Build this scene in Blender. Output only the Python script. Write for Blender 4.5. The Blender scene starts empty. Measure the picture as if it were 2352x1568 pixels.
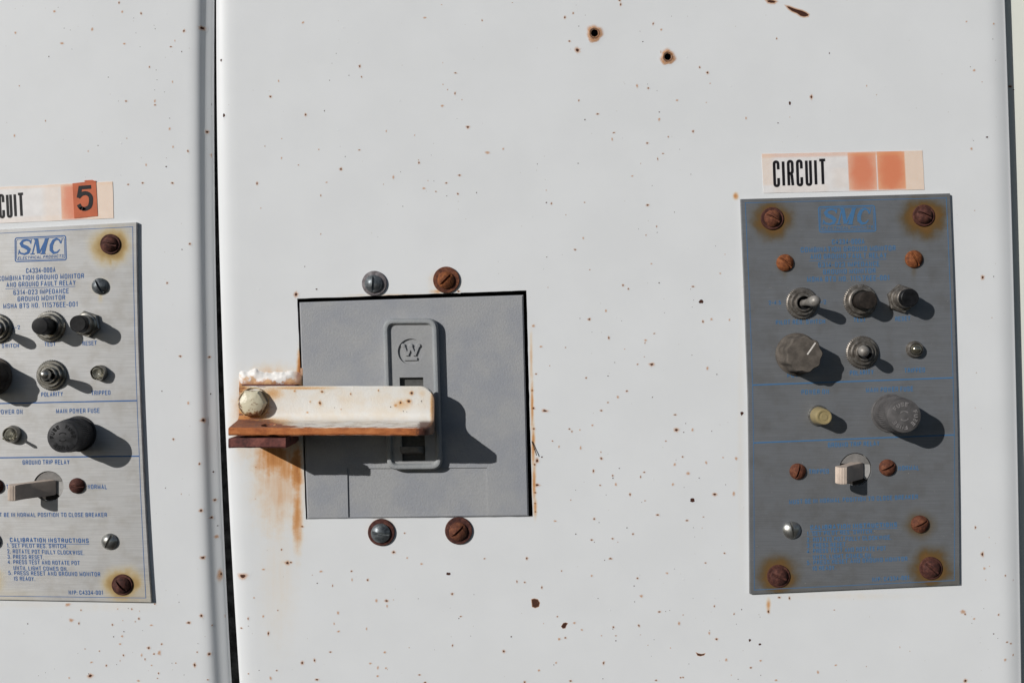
import bpy, math, random
from mathutils import Vector, geometry
random.seed(7)
scene = bpy.context.scene
S = 0.0002            # metres per measuring unit (the wall is measured in a 2352 x 1568 grid)
CX, CY, D, Z0 = 1176.0, 784.0, 2350.0, 1.4

def w(X, Y, h):
    return Vector(((X-CX)*S, -h*S, Z0+(CY-Y)*S))
# ---------------------------------------------------------------- camera
cam = bpy.data.objects.new('camera', bpy.data.cameras.new('camera'))
scene.collection.objects.link(cam); scene.camera = cam
cam.location = (0, -D*S, Z0); cam.rotation_euler = (math.radians(90), 0, 0)
cam.data.sensor_width = 36; cam.data.lens = 36*D/2352
cam.data.clip_start = 0.01; cam.data.clip_end = 100
# ---------------------------------------------------------------- light
SUN = Vector((1.06, 1.0, -0.53))
world = bpy.data.worlds.new('World'); scene.world = world; world.use_nodes = True
wn = world.node_tree; wn.nodes.clear()
sky = wn.nodes.new('ShaderNodeTexSky'); sky.sky_type = 'NISHITA'; sky.sun_disc = False
elev = math.asin(-SUN.z/SUN.length)
sky.sun_elevation = elev; sky.air_density = .75; sky.dust_density = .4; sky.ozone_density = .4
sky.sun_rotation = math.atan2(-SUN.x, -SUN.y)
bg = wn.nodes.new('ShaderNodeBackground'); bg.inputs['Strength'].default_value = 0.05
bg2 = wn.nodes.new('ShaderNodeBackground'); bg2.inputs['Color'].default_value = (.5,.42,.33,1); bg2.inputs['Strength'].default_value = 0.032
mx = wn.nodes.new('ShaderNodeMixShader'); tc = wn.nodes.new('ShaderNodeTexCoord'); sp = wn.nodes.new('ShaderNodeSeparateXYZ')
mr = wn.nodes.new('ShaderNodeMapRange'); mr.inputs['From Min'].default_value = -0.02; mr.inputs['From Max'].default_value = 0.02
wo = wn.nodes.new('ShaderNodeOutputWorld')
L = wn.links.new
L(sky.outputs[0], bg.inputs[0]); L(tc.outputs['Generated'], sp.inputs[0]); L(sp.outputs['Z'], mr.inputs['Value'])
L(mr.outputs[0], mx.inputs[0]); L(bg2.outputs[0], mx.inputs[1]); L(bg.outputs[0], mx.inputs[2]); L(mx.outputs[0], wo.inputs[0])
sun = bpy.data.objects.new('sun', bpy.data.lights.new('sun', 'SUN')); scene.collection.objects.link(sun)
sun.data.energy = 3.8; sun.data.angle = math.radians(0.53); sun.data.color = (1, .975, .94)
sun.rotation_euler = SUN.to_track_quat('-Z', 'Y').to_euler(); sun.location = (-2, -2, 3)
scene.view_settings.view_transform = 'Standard'; scene.view_settings.look = 'None'
scene.view_settings.exposure = 0; scene.view_settings.gamma = 1

# ---------------------------------------------------------------- node helper
class N:
    def __init__(s, name):
        s.m = bpy.data.materials.new(name); s.m.use_nodes = True; s.t = s.m.node_tree
        s.b = s.t.nodes['Principled BSDF']; s.out = s.t.nodes['Material Output']
    def put(s, inp, v):
        if isinstance(v, bpy.types.NodeSocket): s.t.links.new(v, inp)
        elif v is not None:
            if isinstance(v, (tuple, list)) and len(v) == 3 and inp.type == 'RGBA': v = (*v, 1)
            inp.default_value = v
    def math(s, op, a, b=None, c=None, clamp=False):
        n = s.t.nodes.new('ShaderNodeMath'); n.operation = op; n.use_clamp = clamp
        s.put(n.inputs[0], a); s.put(n.inputs[1], b); s.put(n.inputs[2], c); return n.outputs[0]
    def mul(s, a, b): return s.math('MULTIPLY', a, b)
    def add(s, a, b): return s.math('ADD', a, b)
    def mix(s, f, a, b):
        n = s.t.nodes.new('ShaderNodeMix'); n.data_type = 'RGBA'
        s.put(n.inputs[0], f); s.put(n.inputs[6], a); s.put(n.inputs[7], b); return n.outputs[2]
    def rng(s, v, a, b, c=0., d=1., smooth=True):
        n = s.t.nodes.new('ShaderNodeMapRange'); n.clamp = True
        if smooth: n.interpolation_type = 'SMOOTHSTEP'
        for i, k in enumerate((v, a, b, c, d)): s.put(n.inputs[i], k)
        return n.outputs[0]
    def ramp(s, f, stops):
        n = s.t.nodes.new('ShaderNodeValToRGB'); e = n.color_ramp.elements
        while len(e) < len(stops): e.new(.5)
        for k, (p, c) in zip(e, stops): k.position = p; k.color = (*c, 1)
        s.put(n.inputs[0], f); return n.outputs[0]
    def px(s):
        """world position on the wall's measuring grid: X right, Y down, h out of the wall"""
        g = s.t.nodes.new('ShaderNodeNewGeometry'); q = s.t.nodes.new('ShaderNodeSeparateXYZ')
        s.t.links.new(g.outputs['Position'], q.inputs[0])
        X = s.math('MULTIPLY_ADD', q.outputs[0], 1/S, CX)
        Y = s.math('MULTIPLY_ADD', q.outputs[2], -1/S, CY+Z0/S)
        h = s.mul(q.outputs[1], -1/S)
        return X, Y, h
    def vec(s, X, Y, h):
        n = s.t.nodes.new('ShaderNodeCombineXYZ'); s.put(n.inputs[0], X); s.put(n.inputs[1], Y); s.put(n.inputs[2], h); return n.outputs[0]
    def noise(s, v, scale, detail=3, rough=.55):
        n = s.t.nodes.new('ShaderNodeTexNoise'); s.put(n.inputs['Vector'], v)
        n.inputs['Scale'].default_value = scale; n.inputs['Detail'].default_value = detail; n.inputs['Roughness'].default_value = rough
        return n.outputs[0]
    def bump(s, hgt, strength=.3, dist=.0002, prev=None):
        n = s.t.nodes.new('ShaderNodeBump'); n.inputs['Strength'].default_value = strength; n.inputs['Distance'].default_value = dist
        s.put(n.inputs['Height'], hgt)
        if prev: s.put(n.inputs['Normal'], prev)
        return n.outputs[0]
    def stains(s, X, Y, lst, nz, wob=.5):
        """highest of several soft blotches (cx, cy, rx, ry, amount) with ragged edges"""
        tot = None
        for cx, cy, rx, ry, a in lst:
            dx = s.math('DIVIDE', s.add(X, -cx), rx); dy = s.math('DIVIDE', s.add(Y, -cy), ry)
            r2 = s.add(s.mul(dx, dx), s.mul(dy, dy))
            r = s.math('POWER', r2, .5)
            r = s.add(r, s.mul(s.add(nz, -.5), wob*2))
            f = s.mul(s.rng(r, 1.2, .0), a)
            tot = f if tot is None else s.math('MAXIMUM', tot, f)
        return tot
    def fin(s, color, rough=.5, metal=0., normal=None, spec=None, **kw):
        s.put(s.b.inputs['Base Color'], color); s.put(s.b.inputs['Roughness'], rough); s.put(s.b.inputs['Metallic'], metal)
        if normal: s.put(s.b.inputs['Normal'], normal)
        if spec is not None: s.put(s.b.inputs['Specular IOR Level'], spec)
        for k, v in kw.items(): s.put(s.b.inputs[k.replace('_', ' ')], v)
        return s.m

RUST = [(0, (.68,.64,.55)), (.22, (.70,.53,.32)), (.5, (.58,.29,.11)), (.8, (.36,.13,.04)), (1, (.10,.035,.02))]

def paint_material(name, base, stain_list):
    n = N(name); X, Y, h = n.px(); v = n.vec(X, Y, h)
    big = n.noise(v, .006, 3); col = n.mix(n.rng(big, .3, .7), base, tuple(c*.965 for c in base))
    nz = n.noise(v, .045, 5, .65); streak = n.noise(n.vec(X, n.mul(Y, .07), 0), .08, 4, .6)
    if stain_list:
        f = n.stains(X, Y, stain_list, nz, .34)
        f = n.mul(f, n.rng(streak, .25, .7, .78, 1.06))
        col = n.mix(n.rng(f, .0, .62), col, n.ramp(f, RUST))
    at = n.t.nodes.new('ShaderNodeAttribute'); at.attribute_name = 'wear'
    sx = n.t.nodes.new('ShaderNodeSeparateColor'); n.t.links.new(at.outputs['Color'], sx.inputs[0])
    core, halo = sx.outputs[0], sx.outputs[1]
    fine = n.noise(v, .5, 3)
    col = n.mix(n.mul(n.rng(halo, 0, 1), n.rng(fine, .2, .7, .55, 1)), col, (.47, .21, .065))
    col = n.mix(n.rng(core, .15, .6), col, n.ramp(fine, [(.3, (.022,.013,.012)), (.7, (.095,.032,.018))]))
    # faint pinprick dirt
    vo = n.t.nodes.new('ShaderNodeTexVoronoi'); vo.inputs['Scale'].default_value = .055; n.t.links.new(v, vo.inputs['Vector'])
    sc = n.t.nodes.new('ShaderNodeSeparateColor'); n.t.links.new(vo.outputs['Color'], sc.inputs[0])
    pin = n.mul(n.rng(vo.outputs['Distance'], .085, .02), n.math('GREATER_THAN', sc.outputs[0], .74))
    col = n.mix(n.mul(pin, .45), col, (.30,.24,.18))
    # pale blisters in the paint
    bm = n.noise(v, .12, 2); peel = n.noise(v, .35, 2)
    vb = n.t.nodes.new('ShaderNodeTexVoronoi'); vb.inputs['Scale'].default_value = .03; n.t.links.new(v, vb.inputs['Vector'])
    sb = n.t.nodes.new('ShaderNodeSeparateColor'); n.t.links.new(vb.outputs['Color'], sb.inputs[0])
    blis = n.mul(n.rng(vb.outputs['Distance'], .10, .0), n.math('GREATER_THAN', sb.outputs[1], .86))
    hgt = n.add(n.add(n.mul(bm, .10), n.mul(peel, .05)), n.add(n.mul(blis, 1.0), n.mul(core, -.5)))
    ro = n.add(n.rng(n.add(core, halo), 0, 1, .42, .8), 0)
    return n.fin(col, ro, 0, n.bump(hgt, .35, .0002), .2)

DOOR_STAINS = [
    (630,1050,80,85,.66), (640,1110,100,190,.42), (655,1075,40,70,.60), (681,1080,24,100,.78), (683,1180,20,140,.62), (640,1330,75,280,.20),
    (556,960,40,140,.42), (572,905,36,70,.50), (690,860,13,90,.9), (625,865,100,48,.42), (548,990,32,48,.48), (655,1290,32,14,.26),
    (1222,930,6,110,.62), (1225,1020,7,80,.66), (1220,830,6,110,.42), (1227,1110,7,80,.62), (1229,1165,7,40,.6), (930,677,260,3.5,.34), (870,682,140,4,.36),
    (1022,650,50,42,.42), (1060,1213,44,42,.30), (877,1213,46,42,.30), (1004,669,28,9,.46), (1690,450,10,13,.65),
    (1702,1000,14,500,.16), (1950,1368,260,15,.18), (1765,1388,8,26,.55)]
M = {}
M['paint_right'] = paint_material('white_door_paint', (.70,.715,.725), DOOR_STAINS)
M['paint_left'] = paint_material('white_left_door_paint', (.70,.715,.725), [(250,1392,210,20,.16), (60,1388,200,14,.15)])
M['frame_paint'] = paint_material('white_frame_paint', (.76,.77,.70), [])

def rusty(name, dark, mid, light, scale=.12, metal=.0, rough=.8, bs=.5):
    n = N(name); X, Y, h = n.px(); v = n.vec(X, Y, h)
    a = n.noise(v, scale, 6, .65); b = n.noise(v, scale*5, 3)
    col = n.ramp(n.add(n.mul(a, .8), n.mul(b, .2)), [(.32, dark), (.5, mid), (.68, light)])
    return n.fin(col, rough, metal, n.bump(n.add(a, n.mul(b, .4)), bs, .0003), .3)
M['rust_dark'] = rusty('dark_red_rust', (.022,.009,.008), (.065,.022,.017), (.14,.055,.038))
M['rust_brown'] = rusty('brown_rust', (.04,.014,.009), (.115,.038,.020), (.22,.085,.04))
M['rust_orange'] = rusty('orange_rust', (.05,.018,.009), (.17,.052,.017), (.33,.12,.04))
M['steel'] = rusty('weathered_zinc_steel', (.05,.055,.06), (.13,.145,.155), (.24,.255,.26), .1, .55, .42, .25)
M['silver'] = rusty('bright_zinc_steel', (.22,.22,.21), (.36,.36,.34), (.5,.5,.48), .06, .85, .34, .1)
M['chrome_old'] = rusty('dull_plated_brass', (.08,.07,.058), (.19,.17,.15), (.33,.31,.28), .10, .7, .42, .25)
M['chrome_left'] = rusty('plated_steel_brighter', (.12,.115,.10), (.30,.29,.265), (.48,.46,.42), .08, .85, .30, .2)
M['lever_metal'] = rusty('dull_toggle_lever', (.15,.135,.12), (.25,.235,.215), (.34,.32,.30), .08, .35, .5, .15)
M['washer_grey'] = rusty('grey_washer_with_rust', (.05,.03,.025), (.12,.085,.075), (.20,.16,.15), .1, .3, .6, .3)

def plain(name, col, rough=.6, var=.25, scale=.08, bs=.15, metal=0., spec=.2, **kw):
    n = N(name); X, Y, h = n.px(); v = n.vec(X, Y, h); a = n.noise(v, scale, 5, .6); g = n.noise(v, .8, 2)
    c = n.mix(n.rng(a, .3, .7), tuple(k*(1-var) for k in col), tuple(min(1, k*(1+var)) for k in col))
    return n.fin(c, rough, metal, n.bump(n.add(a, n.mul(g, .5)), bs, .00015), spec=spec, **kw)
M['black_plastic'] = plain('black_plastic', (.008,.008,.009), .45, .5)
M['dusty_black'] = plain('sun_bleached_black_plastic', (.050,.045,.040), .7, .35, .06, .2)
M['dusty_cap'] = plain('bleached_black_button', (.024,.019,.016), .65, .4)
M['dusty_knob'] = plain('dusty_brown_knob', (.095,.082,.070), .75, .3, .05, .3)
M['fuse_grey'] = plain('bleached_fuse_cap', (.088,.084,.084), .6, .25, .05, .2)
M['fuse_dark'] = plain('dark_fuse_cap', (.042,.042,.044), .5, .3)
M['ink_black'] = plain('black_label_ink', (.012,.011,.013), .5, .2)
M['cut_dark'] = plain('dark_lettering_and_hole_shade', (.012,.012,.013), .7, .2)
M['cap_relief'] = plain('worn_raised_cap_lettering', (.19,.18,.18), .6, .2)
M['white_line'] = plain('white_pointer_paint', (.62,.58,.54), .6, .1)
M['ivory'] = plain('ivory_relay_lever', (.52,.43,.36), .5, .08, .05)
M['relay_body'] = plain('grey_relay_body', (.20,.19,.18), .6, .15)
M['relay_light'] = plain('pale_relay_insert', (.36,.35,.335), .6, .12)
M['dark_inside'] = plain('dark_cabinet_inside', (.045,.04,.036), .8, .3)
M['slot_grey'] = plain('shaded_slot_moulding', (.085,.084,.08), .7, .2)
M['gap_dark'] = plain('gap_shade', (.06,.06,.06), .8, .6, .03)  # dark tone puts the narrow seam's shade into the post's colour
M['sticker'] = plain('orange_number_sticker', (.50,.125,.055), .5, .10, .03, .05)
M['handle_plastic'] = plain('breaker_handle_plastic', (.20,.19,.175), .5, .15)
M['hair'] = plain('rusty_wire', (.04,.02,.012), .7, .2)

def grained(name, base, patch, bs=.5):
    n = N(name); X, Y, h = n.px(); v = n.vec(X, Y, h)
    a = n.noise(v, .012, 4, .6); g = n.noise(v, .22, 3, .7); f = n.noise(v, .6, 2)
    c = n.mix(n.rng(a, .35, .68), base, patch)
    c = n.mix(n.rng(g, .35, .75, 0, .35), c, tuple(k*.72 for k in base))
    c = n.mix(n.rng(f, .66, .78, 0, .25), c, (.42,.41,.39))
    return n.fin(c, .62, 0, n.bump(n.add(g, n.mul(f, .3)), bs, .0003), .35)
M['cover'] = grained('grey_breaker_moulding', (.335,.34,.348), (.285,.297,.325))
M['escutcheon'] = grained('grey_breaker_moulding_smooth', (.32,.324,.325), (.285,.29,.30), .3)
M['escutcheon_rim'] = grained('worn_blue_grey_rim', (.31,.32,.325), (.25,.27,.285), .5)

def glass(name, col, rough=.15, ior=1.45):
    n = N(name); return n.fin(col, rough, 0, Transmission_Weight=.75, IOR=ior)
M['lens_yellow'] = N('aged_yellow_lens').fin((.50,.40,.20), .38, 0, Transmission_Weight=.45, Subsurface_Weight=0)
M['lens_clear'] = glass('clear_glass_bulb', (.62,.60,.50))
M['lens_dark'] = N('smoked_glass_bulb').fin((.30,.28,.22), .14, .85)

def plate_material(name, stains, halo, ink=False, tint=(.42,.43,.45), rough=.42):
    n = N(name); X, Y, h = n.px(); v = n.vec(X, Y, h)
    br = n.noise(n.vec(n.mul(X, .02), Y, 0), .55, 4, .7); br2 = n.noise(n.vec(n.mul(X, .006), Y, 3), .25, 3, .6)
    dirt = n.noise(v, .02, 5, .6); fine = n.noise(v, .3, 3)
    c = n.mix(n.rng(br, .3, .7), tuple(k*.88 for k in tint), tuple(k*1.10 for k in tint))
    c = n.mix(n.rng(br2, .35, .7, 0, .25), c, tuple(k*.82 for k in tint))
    c = n.mix(n.rng(dirt, .42, .72, 0, .5), c, (tint[0]*.72, tint[1]*.68, tint[2]*.62))
    sp_ = n.noise(v, .16, 2); c = n.mix(n.rng(sp_, .74, .80, 0, .5), c, (.62,.60,.55))
    f = n.stains(X, Y, stains, n.noise(v, .03, 5), .30)
    c = n.mix(n.rng(f, .0, .55, 0, .96), c, n.ramp(f, halo+[(.8, (.20,.09,.025)), (1, (.12,.045,.018))]))
    met = n.rng(f, .3, .9, .36, .1)
    ro = n.add(n.rng(f, 0, .7, rough, .75), n.mul(n.add(br, -.5), .12))
    tg = n.vec(1.0, 0.0, 0.0); n.put(n.b.inputs['Tangent'], tg)
    return n.fin(c, ro, met, n.bump(n.add(br, n.mul(fine, .3)), .10, .00008), Anisotropic=.65, Anisotropic_Rotation=0.25)

# ---------------------------------------------------------------- mesh builder
ORG = {}
def link(o): scene.collection.objects.link(o)
def thing(name, label, cat, org, group=None):
    o = bpy.data.objects.new(name, None); o.empty_display_size = .01; link(o); o.location = w(*org); ORG[o.name] = w(*org)
    o['label'] = label; o['category'] = cat
    if group: o['group'] = group
    return o
class MB:
    def __init__(s): s.v = []; s.f = []; s.mi = []; s.wear = {}; s.uv = None; s.flat = set()
    def vert(s, p, wr=None):
        s.v.append(tuple(p)); i = len(s.v)-1
        if wr: s.wear[i] = wr
        return i
    def face(s, ids, m=0): s.f.append(tuple(ids)); s.mi.append(m)
    def ring(s, pts): return [s.vert(p) for p in pts]
    def bridge(s, a, b, m=0, closed=True):
        n = len(a)
        for i in range(n if closed else n-1):
            j = (i+1) % n; s.face((a[i], a[j], b[j], b[i]), m)
    def cap(s, a, m=0): s.face(a, m)
    def lathe(s, c, prof, n=40, axis=(0,0,1), m=0, rad=None):
        """c: base (X,Y,h); prof: [(radius, distance along axis)]; rad(theta, k) scales the radius"""
        ax = Vector(axis).normalized(); t = Vector((1,0,0)) if abs(ax.x) < .9 else Vector((0,1,0))
        u = (t - ax*t.dot(ax)).normalized(); q = ax.cross(u); c = Vector(c); prev = None
        for k, (r, d) in enumerate(prof):
            if r <= 1e-6: cur = [s.vert(c+ax*d)]
            else:
                cur = []
                for i in range(n):
                    th = 2*math.pi*i/n; rr = r*(rad(th, k) if rad else 1)
                    cur.append(s.vert(c + ax*d + (u*math.cos(th)+q*math.sin(th))*rr))
            if prev is not None:
                if len(prev) == 1 and len(cur) > 1:
                    for i in range(n): s.face((prev[0], cur[i], cur[(i+1) % n]), m)
                elif len(cur) == 1 and len(prev) > 1:
                    for i in range(n): s.face((prev[i], prev[(i+1) % n], cur[0]), m)
                else: s.bridge(prev, cur, m)
            prev = cur
    def prism(s, poly, h0, h1, inset=0, m=0, bottom=True):
        """poly [(X,Y)] from h0 to h1 with a small chamfer of width inset at the top"""
        a = s.ring([(x, y, h0) for x, y in poly])
        if inset:
            b = s.ring([(x, y, h1-inset) for x, y in poly])
            c = s.ring([(x, y, h1) for x, y in shrink(poly, inset)])
            s.bridge(a, b, m); s.bridge(b, c, m); s.cap(c, m)
        else:
            b = s.ring([(x, y, h1) for x, y in poly]); s.bridge(a, b, m); s.cap(b, m)
        if bottom: s.cap(a[::-1], m)
    def fill(s, outer, holes, h, m=0, f=lambda x, y: None):
        loops = [outer]+holes
        tris = geometry.tessellate_polygon([[Vector((x, y, 0)) for x, y in l] for l in loops])
        ids = [s.vert((x, y, h)) for l in loops for x, y in l]
        for t in tris: s.face([ids[i] for i in t], m)
        out = []; k = 0
        for l in loops: out.append(ids[k:k+len(l)]); k += len(l)
        return out
    def stroke(s, pts, wd, h, t=.35, closed=False, m=0, T=None):
        """flat ribbon (raised t) along a polyline; wd number or list of widths"""
        n = len(pts)
        if n < 2: return
        ws = wd if isinstance(wd, list) else [wd]*n
        L_, R_ = [], []
        for i, p in enumerate(pts):
            a = pts[i-1] if (i > 0 or closed) else None; b = pts[(i+1) % n] if (i < n-1 or closed) else None
            def d(p, q):
                v = Vector((q[0]-p[0], q[1]-p[1])); return v.normalized() if v.length > 1e-9 else Vector((1, 0))
            d1 = d(a, p) if a else d(p, b); d2 = d(p, b) if b else d1
            n1 = Vector((-d1.y, d1.x)); n2 = Vector((-d2.y, d2.x)); mm = n1+n2
            if mm.length < .3: mm = n1
            mm.normalize(); k = ws[i]/2/max(.5, mm.dot(n1))
            L_.append((p[0]+mm.x*k, p[1]+mm.y*k)); R_.append((p[0]-mm.x*k, p[1]-mm.y*k))
        if T: L_ = [T(*q) for q in L_]; R_ = [T(*q) for q in R_]
        a = s.ring([(x, y, h+t) for x, y in L_]); b = s.ring([(x, y, h+t) for x, y in R_])
        c = s.ring([(x, y, h) for x, y in L_]); e = s.ring([(x, y, h) for x, y in R_])
        s.bridge(a, b, m, closed); s.bridge(c, a, m, closed); s.bridge(b, e, m, closed)
        if not closed:
            for k in (0, -1): s.face((a[k], b[k], e[k], c[k]), m)
    def build(s, name, mats, parent=None, org=None, angle=32, smooth=True, recalc=True):
        import bmesh
        if org is None:
            xs = [p[0] for p in s.v]; ys = [p[1] for p in s.v]; hs = [p[2] for p in s.v]
            org = ((min(xs)+max(xs))/2, (min(ys)+max(ys))/2, min(hs))
        o0 = w(*org); me = bpy.data.meshes.new(name)
        me.from_pydata([w(*p)-o0 for p in s.v], [], s.f)
        for i, p in enumerate(me.polygons): p.material_index = s.mi[i]; p.use_smooth = smooth
        if s.wear is not None and s.wear:
            at = me.color_attributes.new('wear', 'FLOAT_COLOR', 'POINT')
            for i in range(len(s.v)):
                c = s.wear.get(i, (0, 0)); at.data[i].color = (c[0], c[1], 0, 1)
        if s.uv:
            ul = me.uv_layers.new(name='UVMap')
            for lp in me.loops: ul.data[lp.index].uv = s.uv[lp.vertex_index]
        if recalc:
            bm = bmesh.new(); bm.from_mesh(me); bmesh.ops.recalc_face_normals(bm, faces=bm.faces); bm.to_mesh(me); bm.free()
        if smooth: me.set_sharp_from_angle(angle=math.radians(angle))
        for mt in (mats if isinstance(mats, list) else [mats]): me.materials.append(M[mt] if isinstance(mt, str) else mt)
        ob = bpy.data.objects.new(name, me); link(ob)
        if parent: ob.parent = parent; ob.location = o0-ORG[parent.name]
        else: ob.location = o0
        ORG[ob.name] = o0
        return ob

def shrink(poly, d):
    n = len(poly); out = []
    area = sum(poly[i][0]*poly[(i+1) % n][1]-poly[(i+1) % n][0]*poly[i][1] for i in range(n))
    sg = 1 if area > 0 else -1
    for i in range(n):
        a, p, b = [Vector(poly[k % n]) for k in (i-1, i, i+1)]
        d1 = (p-a).normalized(); d2 = (b-p).normalized()
        n1 = Vector((-d1.y, d1.x))*sg; n2 = Vector((-d2.y, d2.x))*sg; mm = (n1+n2).normalized()
        q = p + mm*d/max(.4, mm.dot(n1)); out.append((q.x, q.y))
    return out
def unp(X, Y, h):
    k = (D-h)/D; return (CX+(X-CX)*k, CY+(Y-CY)*k)
def circle(cx, cy, r, n=32, a0=0): return [(cx+r*math.cos(a0+2*math.pi*i/n), cy+r*math.sin(a0+2*math.pi*i/n)) for i in range(n)]
def round_poly(pts, r, n=5, closed=True):
    """replace corners of a polygon/polyline by arcs"""
    out = []; N_ = len(pts)
    for i, p in enumerate(pts):
        if not closed and i in (0, N_-1): out.append(tuple(p)); continue
        a = Vector(pts[i-1]); b = Vector(pts[(i+1) % N_]); p = Vector(p)
        la, lb = (a-p).length, (b-p).length; rr = min(r, la*.5 if (closed or i-1 > 0) else la*.98, lb*.5 if (closed or i+1 < N_-1) else lb*.98)
        s_ = p+(a-p).normalized()*rr; e_ = p+(b-p).normalized()*rr
        for k in range(n+1):
            t = k/n; q = s_*(1-t)**2 + p*2*t*(1-t) + e_*t*t; out.append((q.x, q.y))
    return out
def interp(tab, y):
    if y <= tab[0][0]: i = 0
    elif y >= tab[-1][0]: i = len(tab)-2
    else: i = max(k for k in range(len(tab)-1) if tab[k][0] <= y)
    (a, b), (c, d) = tab[i], tab[i+1]; return b+(d-b)*(y-a)/(c-a)

# photo-crop measuring grids -> the 2352 grid
def crop(x0, y0, s): return lambda x, y: ((x0+x/s)/1.0884, (y0+y/s)/1.0884)
c1 = crop(720, 660, 2.178); c4 = crop(1820, 360, 3.137); c5 = crop(1820, 700, 3.137); c6 = crop(1820, 1080, 3.733)
b2 = crop(540, 880, 3.92); g1 = crop(0, 430, 3.919); g2 = crop(0, 760, 3.919); g3 = crop(0, 1120, 3.919)

# ---------------------------------------------------------------- doors
def xs_seam(Y): return 496.6 + .00088*Y + 2.116e-5*Y*Y
def xr_edge(Y): return 2308 + .036*Y - 7.6e-6*Y*Y
YT, YB = -260, 1830
rows = [YT+(YB-YT)*i/40 for i in range(41)]
def specks(mb, lst, h=.12, surf=None):
    for X, Y, rc, kind in lst:
        n = 12 if rc > 2 else 8
        rh = rc*(2.6 if kind > 0 else 1.5)+.5
        jit = [random.uniform(.75, 1.25) for _ in range(n)]; a0 = random.random()*6; st = random.uniform(.75, 1.3)
        ce = ((1 if rc > 1.3 else .62), kind*.9) if kind < 2 else (.22, .8)
        c = mb.vert((X, Y, h+.10), ce)
        rings = []
        for rr, wr, hh in ((rc*.75, ce, .10), (rc*1.1, (.12 if kind < 2 else 0, .75 if kind else 0), .07), (rh*.75+rc*.3, (0, .22 if kind else 0), .03), (rh*1.15, (0, 0), 0)):
            rings.append([mb.vert((X+rr*jit[i]*math.cos(a0+6.2832*i/n)*st, Y+rr*jit[(i*5) % n]*math.sin(a0+6.2832*i/n)/st, h+hh), wr) for i in range(n)])
        for i in range(n): mb.face((c, rings[0][i], rings[0][(i+1) % n]))
        for a, b in zip(rings, rings[1:]): mb.bridge(a, b)
        if surf:
            for i in [c]+[q for r_ in rings for q in r_]:
                x, y, z = mb.v[i]; x2, z2 = surf(x, y); mb.v[i] = (x2, y, z+z2)
def sp_from(cf, s, pts): return [(*cf(x, y), max(.62, r/s/1.0884*(.74 if r < 10 else .95)), k) for x, y, r, k in pts]
# (x, y, core radius, kind) kind 0 bare dark chip, 1 dark chip with rust halo, 2 faint orange spot
SPR = sp_from(crop(600,0,2.94), 2.94, [(1358,132,6,2),(1779,152,5,1),(880,488,8,1),(801,555,5,0),(893,566,5,1),(658,592,5,0),(223,711,7,1),(483,844,8,1),(1584,538,6,1),
    (1581,688,6,1),(1487,778,8,2),(1674,935,9,1),(742,1244,9,1),(773,1151,5,0),(877,1103,5,1),(125,1350,8,1),(1315,1197,6,1),(1613,1288,7,1),(1516,1346,6,1),(1818,1122,9,2),
    (1601,1424,6,1),(1738,1416,6,0),(1519,1440,5,0),(1425,1331,4,0),(1352,1385,6,2),(1127,1303,7,2),(1196,1517,5,0),(2185,1206,4,0),(1180,1263,4,0),(283,597,5,2),(1075,965,5,2),
    (463,167,6,2),(305,1162,5,2),(636,1341,4,2),(594,1437,5,1),(1935,1095,5,2),(707,394,4,0),(676,467,3,0),(1406,1141,3,0),(1595,873,3,0),(2289,1496,5,1),(1440,1408,4,1)])
SPR += sp_from(crop(1300,400,3.137), 3.137, [(136,33,5,0),(455,27,6,0),(207,334,7,0),(247,341,5,1),(506,333,4,1),(1000,354,8,1),(1036,202,4,0),(1340,112,5,0),(880,126,5,2),(1211,409,5,0),
    (1071,521,5,1),(1075,568,5,0),(929,540,4,0),(432,703,7,1),(210,761,6,0),(495,613,5,2),(987,589,4,1),(1534,674,4,0),(547,860,4,1),(807,982,7,1),(849,1010,6,1),(1091,963,7,0),
    (1357,992,7,1),(1337,1013,4,0),(1420,1110,17,0),(1361,1098,4,0),(1350,1152,4,0),(1133,1197,4,0),(1434,1267,8,1),(1501,1249,7,2),(544,1249,9,1),(470,1241,5,0),(673,1181,6,2),
    (797,1261,4,0),(564,1349,4,0),(697,1394,8,1),(1052,1360,5,1),(1348,1529,5,0),(984,1412,6,2),(980,1433,4,1),(105,1300,8,2),(165,1462,6,2),(357,1469,4,1),(1643,1252,6,2),(1570,888,5,2),(1030,813,4,2),(330,742,3,0)])
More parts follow.
